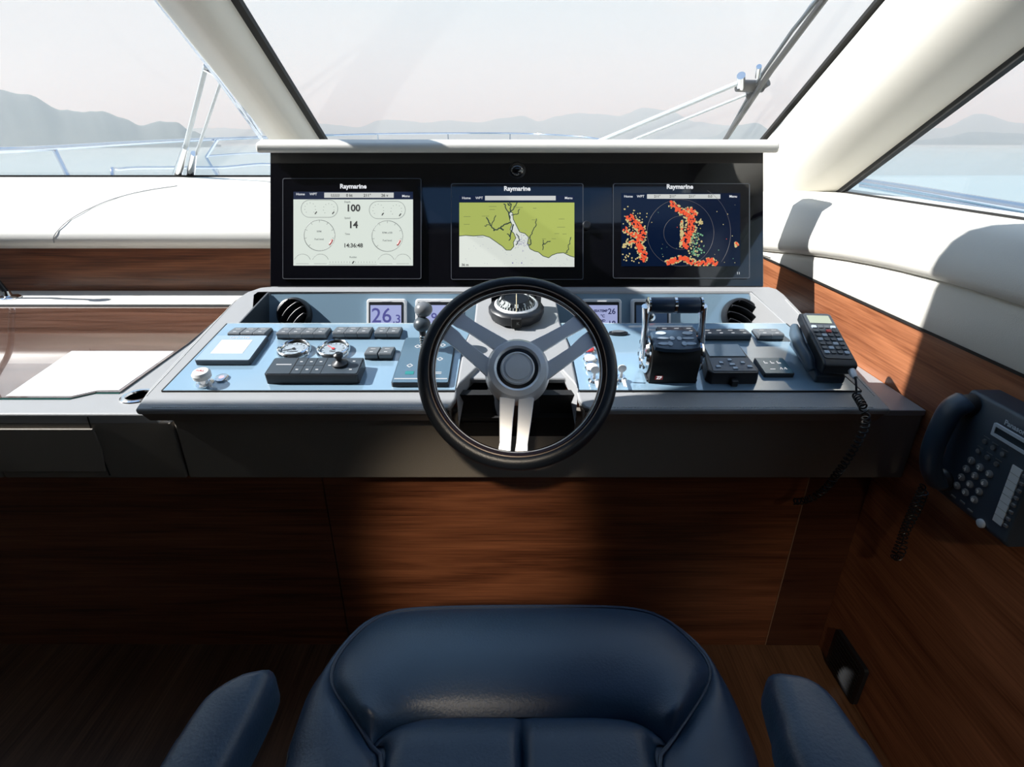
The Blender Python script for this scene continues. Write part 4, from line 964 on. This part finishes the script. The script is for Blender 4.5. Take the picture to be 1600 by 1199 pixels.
# cradle: low slab + front and back posts
mb = MB(); mb.prism([(-.090, 0), (-.088, .018), (-.060, .030), (-.045, .044), (.060, .062), (.078, .060), (.085, 0)], -.038, .030, HR @ YZ); mb.build('cradle', 'navy_plastic', t, bevel=.005, seg=3)
mb = MB(); mb.prism([(-.098, .030), (-.100, .056), (-.086, .062), (.082, .092), (.094, .088), (.094, .072), (.060, .064), (-.055, .044), (-.075, .030)], -.036, .040, HR @ YZ); mb.build('handset', 'black_plastic', t, bevel=.007, seg=3)
mb = MB(); mb.tube([(-.046, -.07, .022), (-.052, -.045, .040), (-.054, 0, .046), (-.052, .045, .056), (-.046, .07, .062)], [.010, .013, .014, .013, .010], 14, Mx=HR); mb.build('grip', mat('blue grey grip', (.06, .09, .12), .3), t)
FACE = HR @ T(.002, 0, .0775) @ RX(math.atan2(.030, .168))
mb = MB(); mb.prism(rrect(-.033, .033, -.083, .085, .008), -.001, .0015, FACE); mb.build('faceplate', mat('slate keypad face', (.06, .07, .085), .35), t)
mb = MB(); mb.box(-.026, .026, .045, .075, .0015, .0028, FACE); mb.build('screen', mat('lcd grey green', (.34, .38, .30), .15), t)
for r_ in range(7):
    for c_ in range(4):
        xx = -.0225+c_*.015; yy = .030-r_*.0155
        mb = MB(); mb.prism(rrect(xx-.0055, xx+.0055, yy-.0045, yy+.0045, .0015, 2), .0015, .0042, FACE); mb.build('key', 'red_plastic' if (r_, c_) == (1, 2) else ('key_white' if (r_+c_) % 3 == 0 else 'switch'), t)
mb = MB(); mb.lathe([(.008, 0), (.008, .018), (.005, .028), (.0001, .028)], 16, HR @ T(.028, -.094, .044) @ RX(R(100))); mb.build('cord_plug', 'silver', t)
tw_ = BASE.inverted()
c0 = BASE @ HR @ Vector((.028, -.118, .042))
def cw(u, v, y): return yp(u, v, y)
path = [c0, cw(1338, 618, 1.10), cw(1350, 640, 1.03), cw(1352, 665, 1.03), cw(1335, 700, 1.04), cw(1312, 735, 1.06), cw(1285, 768, 1.10), cw(1258, 782, 1.13), cw(1240, 784, 1.16)]
mb = MB(); mb.tube(catmull([c0, c0.lerp(Vector(path[1]), .5)+Vector((0, 0, .004)), Vector(path[1])], 6), .0022, 6); coil(mb, path[1:], .0074, .0021, 34, 12, 6)
mb.v = [tw_ @ p_ for p_ in mb.v]; mb.build('coiled_cord', 'rubber', t)

# ------------------------------------------------------------------ wall telephone
def on_wall(y, z, x=.999): return Matrix(((0, 0, -1, x), (-1, 0, 0, y), (0, 1, 0, z), (0, 0, 0, 1)))
XT = .93
c_ = [xp(*q_, XT) for q_ in ((1518, 612), (1462, 775), (1550, 850))]
yL = (c_[0].y+c_[1].y)/2+.018; zT = c_[0].z; zB = (c_[1].z+c_[2].z)/2; yR_ = yL-.19
PW = yL-yR_; PHh = zT-zB
t = thing('wall_telephone', on_wall((yL+yR_)/2, (zT+zB)/2), 'dark navy corded office telephone mounted on the walnut side wall', 'telephone')
hw, hh = PW/2, PHh/2
mb = MB(); mb.prism([(-hh, 0), (-hh, .050), (-hh+.012, .062), (hh-.04, .074), (hh, .060), (hh, 0)], -hw, hw, YZ); mb.build('base', 'navy_plastic', t, bevel=.006, seg=3)
TF = T(0, -.014, .0685) @ RX(math.atan2(.012, 2*hh-.052))
def tl(u, v):
    m_ = t.matrix_world @ TF; return (m_.inverted() @ hit(u, v, m_ @ Vector((0, 0, .001)), m_.to_3x3() @ Vector((0, 0, 1))))
for s_, (u, v) in {'1': (1518, 720), '2': (1531.5, 730.5), '3': (1546, 741), '4': (1510, 733), '5': (1523.5, 744), '6': (1538, 755), '7': (1502.5, 746), '8': (1515.5, 757), '9': (1530, 768.5), '*': (1495.5, 759), '0': (1508.5, 769.5), '#': (1522.5, 781)}.items():
    q = tl(u, v); k = T(q.x, q.y, 0)
    o = MB().lathe([(.0078, 0), (.0076, .003), (.006, .0042), (.0001, .0045)], 18, None).build('key', mat('grey key', (.17, .19, .21), .55) if s_ == '1' else bpy.data.materials['grey key'], t, TF @ k)
    text('numeral', s_, .011, 'white_plastic', o, T(0, 0, .0047), bold=.0004)
for u, v in ((1539, 690), (1552, 700), (1567, 710), (1529, 705), (1543, 715), (1557, 725.5)):
    q = tl(u, v); mb = MB(); mb.lathe([(.005, 0), (.0048, .003), (.0001, .004)], 14, T(q.x, q.y, 0)); mb.box(q.x-.006, q.x+.008, q.y+.0085, q.y+.0100, 0, .0012); mb.m = 0
    mb.build('function_key', 'switch', t, TF)
for u, v in ((1490, 776), (1504, 785), (1516, 798)):
    q = tl(u, v); mb = MB(); mb.box(q.x-.006, q.x+.006, q.y-.002, q.y+.002, 0, .003, None); mb.build('function_key', 'switch', t, TF, bevel=.0008)
# speed dial label strip
qa, qb, qc = tl(1583, 726), tl(1538, 802), tl(1597, 737)
wS = max(.014, (Vector((qc.x, qc.y))-Vector((qa.x, qa.y))).length)
mb = MB(); mb.box(qa.x, qa.x+wS, qb.y, qa.y, 0, .002); mb.build('label_strip', mat('paper labels', (.62, .68, .72), .5), t, TF)
mb = MB()
for i in range(1, 8): yy = qb.y+(qa.y-qb.y)*i/8; mb.box(qa.x, qa.x+wS, yy-.0003, yy+.0003, .002, .0024)
mb.build('label_lines', 'scr_grey', t, TF)
for i in range(8):
    yy = qb.y+(qa.y-qb.y)*(i+.5)/8; mb = MB(); mb.box(qa.x+wS+.004, qa.x+wS+.012, yy-.003, yy+.003, 0, .004); mb.build('speed_key', 'switch', t, TF, bevel=.001)
q = tl(1533, 818); MB().lathe([(.0092, 0), (.009, .004), (.007, .0052), (.0001, .0055)], 24, T(q.x, q.y, 0)).build('round_key', 'key_white', t, TF)
q1, q2 = tl(1556, 660), tl(1552, 672)
mb = MB(); y1_ = q1.y; y0_ = q1.y-.026; xr = hw-.010
mb.prism(rrect(q1.x, xr, y0_, y1_, .002, 2), 0, .004, holes=[rrect(q1.x+.006, xr-.006, y0_+.006, y1_-.006, .001, 2)[::-1]]); mb.build('screen_frame', 'key_white', t, TF)
mb = MB(); mb.box(q1.x+.006, xr-.006, y0_+.006, y1_-.006, 0, .002); mb.build('screen', mat('dark lcd', (.03, .045, .06), .1), t, TF)
text('brand_lettering', 'Panasonic', .014, 'key_white', t, TF @ T(.045, y1_+.010, .002), bold=.0003)
# handset
hxl = -hw+.022
hp = catmull([(hxl-.004, hh-.018, .074), (hxl-.006, hh-.045, .100), (hxl-.006, 0, .108), (hxl-.004, -hh+.07, .098), (hxl+.0, -hh+.032, .074)], 8)
hp = [Vector(p_) for p_ in hp]; n_ = len(hp); rr = [.029-.004*math.sin(PI*i/(n_-1)) for i in range(n_)]; rr[0] = .024; rr[-1] = .024
mb = MB(); mb.tube(hp, rr, 18, flat=.62); o = mb.build('handset', mat('navy handset', (.028, .050, .080), .34), t)
MB().lathe([(.024, 0), (.024, .012), (.019, .020)], 24, T(hxl+.001, hh-.028, .066)).build('handset_cup', 'black_plastic', t)
MB().lathe([(.024, 0), (.024, .012), (.019, .018)], 24, T(hxl+.004, -hh+.045, .058)).build('handset_cup', 'black_plastic', t)
tI = t.matrix_world.inverted()
pc = [xp(1443, 758, .93), xp(1430, 785, .94), xp(1418, 812, .95), xp(1409, 835, .96), xp(1402, 855, .965), xp(1396, 868, .965), xp(1404, 872, .96), xp(1412, 858, .96), xp(1414, 838, .965), xp(1425, 815, .97), xp(1438, 790, .97), xp(1446, 768, .965)]
mb = MB(); coil(mb, [tI @ p_ for p_ in pc], .0062, .0016, 42, 12, 6); mb.build('coiled_cord', 'rubber', t)

# wall speaker near floor
q0 = xp(1313, 1003, .998); q1 = xp(1350, 1060, .998); q2 = xp(1293, 1058, .998)
t = thing('wall_speaker', on_wall(1.13, .075), 'small dark rectangular vent plate low on the side wall', 'vent')
mb = MB(); mb.prism(rrect(-.075, .075, -.07, .075, .012), 0, .012); mb.build('plate', 'black_plastic', t, bevel=.003)
mb = MB()
for i in range(9): mb.box(-.06, .06, -.055+i*.0135, -.049+i*.0135, .0122, .0145)
mb.build('grille', 'black_matte', t)

# ------------------------------------------------------------------ helm seat
SZ = .745
t = thing('helm_chair', T(.012, .25, 0), 'navy blue leather helm seat with padded front bolster and armrests', 'chair')
tI = t.matrix_world.inverted()
def sp_(L_, z=SZ): return [zp(u, v, z) for u, v in L_]
A_ = [(432, 1199), (445, 1150), (465, 1095), (482, 1062), (507, 1030), (525, 1007), (545, 984), (572, 961), (607, 947), (645, 941), (720, 938), (815, 937), (950, 938), (1012, 946), (1052, 965), (1088, 992), (1118, 1026), (1150, 1075), (1175, 1127), (1190, 1165), (1198, 1199)]
B_ = [(595, 1199), (582, 1165), (550, 1115), (527, 1082), (517, 1060), (519, 1040), (530, 1017), (550, 992), (577, 968), (608, 953), (645, 947), (720, 944), (815, 943), (950, 944), (1010, 951), (1048, 968), (1080, 996), (1102, 1021), (1112, 1045), (1105, 1070), (1080, 1110), (1050, 1155), (1032, 1199)]
C_ = [(580, 1156), (590, 1143), (607, 1131), (632, 1120), (668, 1112), (740, 1110), (815, 1110), (890, 1110), (945, 1111), (987, 1116), (1020, 1131), (1036, 1143), (1048, 1156)]
def back(P, xo, y): return [Vector((xo[0], y, SZ))]+P+[Vector((xo[1], y, SZ))]
Aw = back(sp_(A_), (-.33, .03), .10) if False else None
Aw = [Vector((-.33, .05, SZ)), Vector((-.335, .3, SZ))]+sp_(A_)[0:]+[Vector((.352, .3, SZ)), Vector((.348, .05, SZ))]
Bw = [Vector((-.15, .05, SZ)), Vector((-.175, .3, SZ))]+sp_(B_)+[Vector((.20, .3, SZ)), Vector((.175, .05, SZ))]
Ac = resample(catmull(Aw, 4), 120); Bc = resample(catmull(Bw, 4), 120)
# wing: from outer skirt up and over to the seam
def wing_rows():
    rows = []
    cen = Vector((.012, .35, 0))
    prof_w = [(-.10, 1.00, -.16), (-.06, 1.0, -.09), (0.0, 1.0, -.035), (.0, .99, -.018), (.06, 0, -.004), (.2, 0, .008), (.4, 0, .018), (.6, 0, .021), (.8, 0, .016), (.94, 0, .006), (1.0, 0, -.004)]
    for f, _, dz in prof_w:
        row = []
        for a, b in zip(Ac, Bc):
            g = max(0, f); wdt = (b-a).length; sc = min(1, wdt/.08)
            p_ = a.lerp(b, g)
            if f < 0:
                d_ = (cen-a); d_.z = 0; d_.normalize(); p_ = a+d_*(-f)*.35
            z = SZ-.012+(dz*sc if dz > 0 else dz)
            row.append(Vector((p_.x, p_.y, z)))
        rows.append(row)
    return rows
mb = MB(); mb.grid(wing_rows(), tI); mb.build('outer_cushion', 'navy_leather', t, ang=80)
# bolster between seam and inner curve
bi = resample(catmull(sp_(B_[1:-1]), 6), 81)
ci = resample(catmull(sp_(C_), 6), 81)
rows = []
for k in range(17):
    f = k/16.0
    z = SZ-.016+.034*math.sin(PI*min(1, f*1.02))**.62+.006*f
    row = []
    for j, (c2, b2) in enumerate(zip(ci, bi)):
        e = min(1, (b2-c2).length/.06); p_ = c2.lerp(b2, f); row.append(Vector((p_.x, p_.y, SZ-.016+(z-SZ+.016)*e)))
    rows.append(row)
mb = MB(); mb.grid(rows, tI); mb.build('front_bolster', 'navy_leather', t, ang=80)
# piping
for P_, r_, nm in ((Bc, .0032, 'seam_piping'), ([p_+Vector((0, 0, -.030)) for p_ in Ac], .003, 'edge_piping')):
    mb = MB(); mb.tube([p_+Vector((0, 0, -.008)) for p_ in P_], r_, 8, Mx=tI); mb.build(nm, mat('navy piping', (.02, .032, .06), .35) if nm[0] == 's' else bpy.data.materials['navy piping'], t)
mb = MB()
for i in range(3, 26):
    for q_ in (0, 1, 2):
        a = Bc[i].lerp(Bc[i+1], q_/3); b = Bc[i].lerp(Bc[i+1], q_/3+.18); n_ = Vector((-(b-a).y, (b-a).x, 0)).normalized()*.010
        mb.tube([a+n_+Vector((0, 0, .001)), b+n_+Vector((0, 0, .001))], .0009, 4, Mx=tI)
o = mb.build('seat_stitching', mat('navy thread', (.05, .09, .15), .5), t); o['kind'] = 'stuff'
mb = MB(); mb.add([Vector((p_.x, p_.y, SZ-.021)) for p_ in Bc], [list(range(len(Bc)))], tI); mb.build('cushion_core', 'navy_leather', t)
# two inner panels
def fy(x, poly):
    for a, b in zip(poly, poly[1:]):
        if min(a.x, b.x)-1e-9 <= x <= max(a.x, b.x)+1e-9 and abs(a.x-b.x) > 1e-9: return a.y+(b.y-a.y)*(x-a.x)/(b.x-a.x)
    return poly[0].y if abs(x-poly[0].x) < abs(x-poly[-1].x) else poly[-1].y
xm = zp(815, 1112, SZ).x
sideL = [p_ for p_ in Bc[:60] if p_.y < ci[0].y+.01]; sideR = [p_ for p_ in Bc[60:] if p_.y < ci[-1].y+.01]
def sx(y, side):
    ps = sorted(side, key=lambda p_: p_.y)
    for a, b in zip(ps, ps[1:]):
        if a.y <= y <= b.y: return a.x+(b.x-a.x)*(y-a.y)/max(1e-9, b.y-a.y)
    return ps[0].x if y < ps[0].y else ps[-1].x
for sgn, side in ((-1, sideL), (1, sideR)):
    rows = []; nx, ny = 26, 30
    for i in range(ny+1):
        g = 1-(1-i/ny)**1.6; row = []
        for j in range(nx+1):
            h_ = j/nx; y_end = None
            # lateral position between centre seam and side seam
            xs = sx(.06+(ci[0].y-.06)*g, side); x = xm+(xs-xm)*h_
            yf = fy(x, ci) if ((x > ci[0].x) and (x < ci[-1].x)) else ci[0 if sgn < 0 else -1].y
            y = .06+(yf-.06)*g
            ex = min(1, h_/.10, (1-h_)/.16 if h_ < 1 else 0); ey = min(1, (1-g)/.10)
            z = SZ-.018+.022*math.sin(PI/2*max(0, ex))**.6*math.sin(PI/2*max(0, ey))**.6
            row.append(Vector((x, y, z)))
        rows.append(row)
    mb = MB(); mb.grid(rows, tI); mb.build('seat_panel', 'navy_leather', t, ang=80)
# armrests
for L_, nm, sgn in (([(425, 1036), (400, 1037), (370, 1045), (325, 1072), (298, 1102), (265, 1152), (235, 1199), (350, 1199), (395, 1112), (420, 1060)], 'left', -1), ([(1203, 1043), (1222, 1041), (1262, 1048), (1298, 1070), (1332, 1112), (1362, 1155), (1395, 1199), (1250, 1199), (1222, 1118), (1205, 1062)], 'right', 1)):
    P_ = [zp(u, v, .93) for u, v in L_]
    # extend to the back
    ext = [Vector((P_[6].x*1.02, .02, .93)), Vector((P_[7].x*1.04, .02, .93))]
    P_ = P_[:7]+ext+P_[7:]
    P_ = [Vector((p_.x, p_.y)) for p_ in P_]; cen = sum(P_, Vector((0, 0)))/len(P_)
    Q = resample(catmull([(p_.x, p_.y, 0) for p_ in P_], 6, True)+[Vector((P_[0].x, P_[0].y, 0))], 91)[:-1]
    if sum(Q[i-1].x*Q[i].y-Q[i].x*Q[i-1].y for i in range(90)) < 0: Q = Q[::-1]
    Nn = [(Q[(i+2) % 90]-Q[i-2]).normalized() for i in range(90)]; Nn = [Vector((-d_.y, d_.x, 0)) for d_ in Nn]
    rows = []
    for d_, z in ((.012, .862), (.004, .866), (0, .874), (0, .905), (.0015, .915), (.005, .923), (.010, .9275), (.017, .930)):
        rows.append([Vector((q_.x, q_.y, z))+n2*d_ for q_, n2 in zip(Q, Nn)]); rows[-1].append(rows[-1][0].copy())
    mb = MB(); mb.grid(rows, tI); mb.add([p_ for p_ in rows[-1][:-1]], [list(range(90))], tI); mb.build('armrest', 'navy_leather', t, ang=60)
    mb = MB(); mb.box(cen.x-.015, cen.x+.015, .03, .10, .60, .875, tI); mb.build('armrest_bracket', 'black_plastic', t, bevel=.004)
mb = MB(); mb.box(-.27, .29, .06, .62, .56, .66, tI); mb.build('seat_base', 'black_plastic', t, bevel=.01)
mb = MB(); mb.lathe([(.18, 0), (.18, .02), (.06, .04), (.05, .56)], 32, tI @ T(.012, .33)); mb.build('pedestal', 'alu', t)
mb = MB(); mb.box(-.28, .30, -.20, -.10, .70, 1.30, tI); mb.build('backrest', 'navy_leather', t, bevel=.04, seg=4)

# ------------------------------------------------------------------ outside fittings: rails and wipers
def rail(name, pts, r_, posts, label, deck=.75, extra=()):
    p0 = Vector(pts[0]); t = thing(name, T(p0.x, p0.y, deck), label, 'railing'); tI = t.matrix_world.inverted()
    mb = MB(); mb.tube(catmull(pts, 8), r_, 12, Mx=tI); mb.build('top_rail', 'steel', t)
    for e in extra: mb = MB(); mb.tube(catmull(e, 8), r_*.6, 8, Mx=tI); mb.build('lower_rail', 'steel', t)
    for a, b in posts: mb = MB(); mb.tube([a, b], r_*.9, 10, Mx=tI); mb.build('post', 'steel', t)
def at(u, v, y): return yp(u, v, y)
pr_ = [at(-160, 240, 2.9), at(0, 235, 3.3), at(85, 231, 3.9), at(200, 224, 5.0), at(320, 218, 6.6), at(430, 214, 8.4), at(520, 211, 10)]
def down(p_, dx, dy): return Vector((p_.x+dx, p_.y+dy, .75))
rail('bow_railing', pr_, .017, [(at(84, 231, 3.9), down(at(84, 231, 3.9), .22, -.1)), (at(-100, 238, 3.05), down(at(-100, 238, 3.05), .2, -.1)), (at(340, 218, 6.8), at(322, 246, 6.8)), (at(322, 246, 6.8), down(at(322, 246, 6.8), .25, 0))], 'stainless port bow railing seen through the left pane', extra=([at(322, 244, 6.8), at(380, 240, 7.6), at(430, 239, 8.4)],))
rail('foredeck_railing', [down(at(172, 290, 4.4), 0, 0), at(176, 276, 4.4), at(190, 264, 4.6), at(260, 262, 5.2), at(340, 262, 5.8), at(440, 262, 6.6), down(at(446, 275, 6.6), 0, 0)], .013, [(at(338, 262, 5.8), down(at(345, 276, 5.8), .05, 0))], 'low stainless deck railing behind the left wiper arms')
rail('pulpit_railing', [at(500, 212, 10.0), at(620, 209, 11.2), at(797, 208.5, 12.2), at(900, 213, 11.2), at(960, 221, 10.4), at(1060, 232, 9)], .014, [(at(797, 208.5, 12.2), down(at(797, 208.5, 12.2), 0, 0)), (at(700, 208.5, 11.8), down(at(700, 208.5, 11.8), 0, 0)), (at(590, 210, 10.9), down(at(590, 210, 10.9), 0, 0))], 'thin stainless pulpit railing at the bow above the monitor panel')
s0 = [xp(1300, 275, 2.24), xp(1345, 283, 2.2), xp(1420, 295, 2.1), xp(1500, 309, 2.0), xp(1600, 326, 1.93), xp(1720, 345, 1.9)]
rail('side_railing', s0, .020, [(xp(1515, 312, 2.0), down(xp(1515, 312, 2.0), .05, 0))], 'thick stainless side railing outside the starboard window', extra=([xp(1345, 290, 2.2), xp(1420, 303, 2.1), xp(1500, 318, 2.0), xp(1600, 336, 1.93), xp(1720, 356, 1.9)],))
def wp(u, v, h): return WS @ wl(u, v, h)
t = thing('port_wiper', WS @ T(-1.4, 0, -.03), 'white wiper with two arms outside the left pane', 'wiper'); tI = t.matrix_world.inverted()
for a, b, w_ in (((279, 272), (322, 103), .011), ((296, 272), (347, 122), .007)):
    mb = MB(); mb.tube([wp(*a, -.03), wp((a[0]*2+b[0])/3, (a[1]*2+b[1])/3, -.05), wp(*b, -.05)], [w_*1.2, w_, w_*.8], 10, Mx=tI); mb.build('arm', 'white_metal', t)
for a, b in (((277, 274), (290, 230)), ((297, 274), (303, 240))):
    mb = MB(); mb.tube([wp(*a, -.02), wp(*b, -.03)], [.022, .014], 12, Mx=tI); mb.build('pivot', 'chrome', t)
mb = MB(); mb.tube([wp(236, -12, -.02), wp(325, 102, -.03), wp(412, 222, -.02)], .008, 8, Mx=tI); mb.build('blade', 'steel', t)
mb = MB(); mb.tube([wp(262, 10, -.04), wp(335, 100, -.055), wp(365, 145, -.05), wp(408, 210, -.03)], .006, 8, Mx=tI); mb.build('blade_frame', 'steel', t)
mb = MB(); mb.tube([wp(318, 106, -.05), wp(352, 124, -.05)], .011, 8, Mx=tI); mb.build('bracket', 'chrome', t)
t = thing('starboard_wiper', WS @ T(.3, 0, -.03), 'black bladed wiper with two silver arms at the right of the windscreen', 'wiper'); tI = t.matrix_world.inverted()
for a, b, w_ in (((925, 226), (1158, 128), .010), ((972, 226), (1166, 148), .006)):
    mb = MB(); mb.tube([wp(*a, -.03), wp((a[0]+b[0])/2, (a[1]+b[1])/2, -.05), wp(*b, -.05)], [w_*1.1, w_, w_*.9], 10, Mx=tI); mb.build('arm', 'white_metal', t)
mb = MB(); mb.tube([wp(1124, 232, -.02), wp(1205, 110, -.03), wp(1298, -14, -.02)], .011, 8, Mx=tI); mb.build('blade', 'rubber', t)
mb = MB(); mb.tube([wp(1130, 222, -.045), wp(1170, 150, -.06), wp(1195, 110, -.06), wp(1238, 48, -.05), wp(1285, -10, -.04)], .007, 8, Mx=tI); mb.build('blade_frame', 'grey_plastic', t)
mb = MB(); mb.tube([wp(1127, 228, -.055), wp(1185, 128, -.075), wp(1240, 45, -.06), wp(1278, -10, -.05)], .0022, 6, Mx=tI); mb.build('wash_tube', 'steel', t)
mb = MB(); mb.tube([wp(1152, 134, -.055), wp(1192, 135, -.06)], .022, 12, Mx=tI); mb.tube([wp(1168, 150, -.055), wp(1200, 128, -.06)], .016, 12, Mx=tI); mb.build('bracket', 'black_plastic', t)
mb = MB(); mb.tube([wp(1158, 118, -.05), wp(1158, 136, -.05)], .016, 14, Mx=tI); mb.tube([wp(1186, 104, -.05), wp(1184, 120, -.05)], .010, 12, Mx=tI); mb.build('bolt', 'chrome', t)

# ------------------------------------------------------------------ unseen fill spots with chrome rims, added to light the cabinet and side wall
for (x, y, e_, tx, ty, lab) in ((-.15, -.9, 200, -.10, 1.27, 'added fill spot above the seat back for the cabinet panel glow'), (.35, -1.2, 75, 1.0, .75, 'added fill spot near the aft wall for the right side wall')):
    t = thing('fill_spot', T(x, y, HZ), lab, 'added light')
    MB().lathe([(.04, 0), (.055, -.004), (.06, 0)], 28).build('rim', 'chrome', t)
    ld = bpy.data.lights.new('fill_lamp', 'SPOT'); ld.energy = e_; ld.spot_size = R(15.5 if x < 0 else 26); ld.spot_blend = 1; ld.shadow_soft_size = .05; ld.color = (1, .86, .68)
    lo = bpy.data.objects.new('fill_source', ld); C.objects.link(lo); lo.parent = t; lo.location = (0, 0, -.03)
    lo.rotation_euler = (Vector((x, y, HZ))-Vector((tx, ty, .42 if x < 0 else .35))).to_track_quat('Z', 'Y').to_euler()
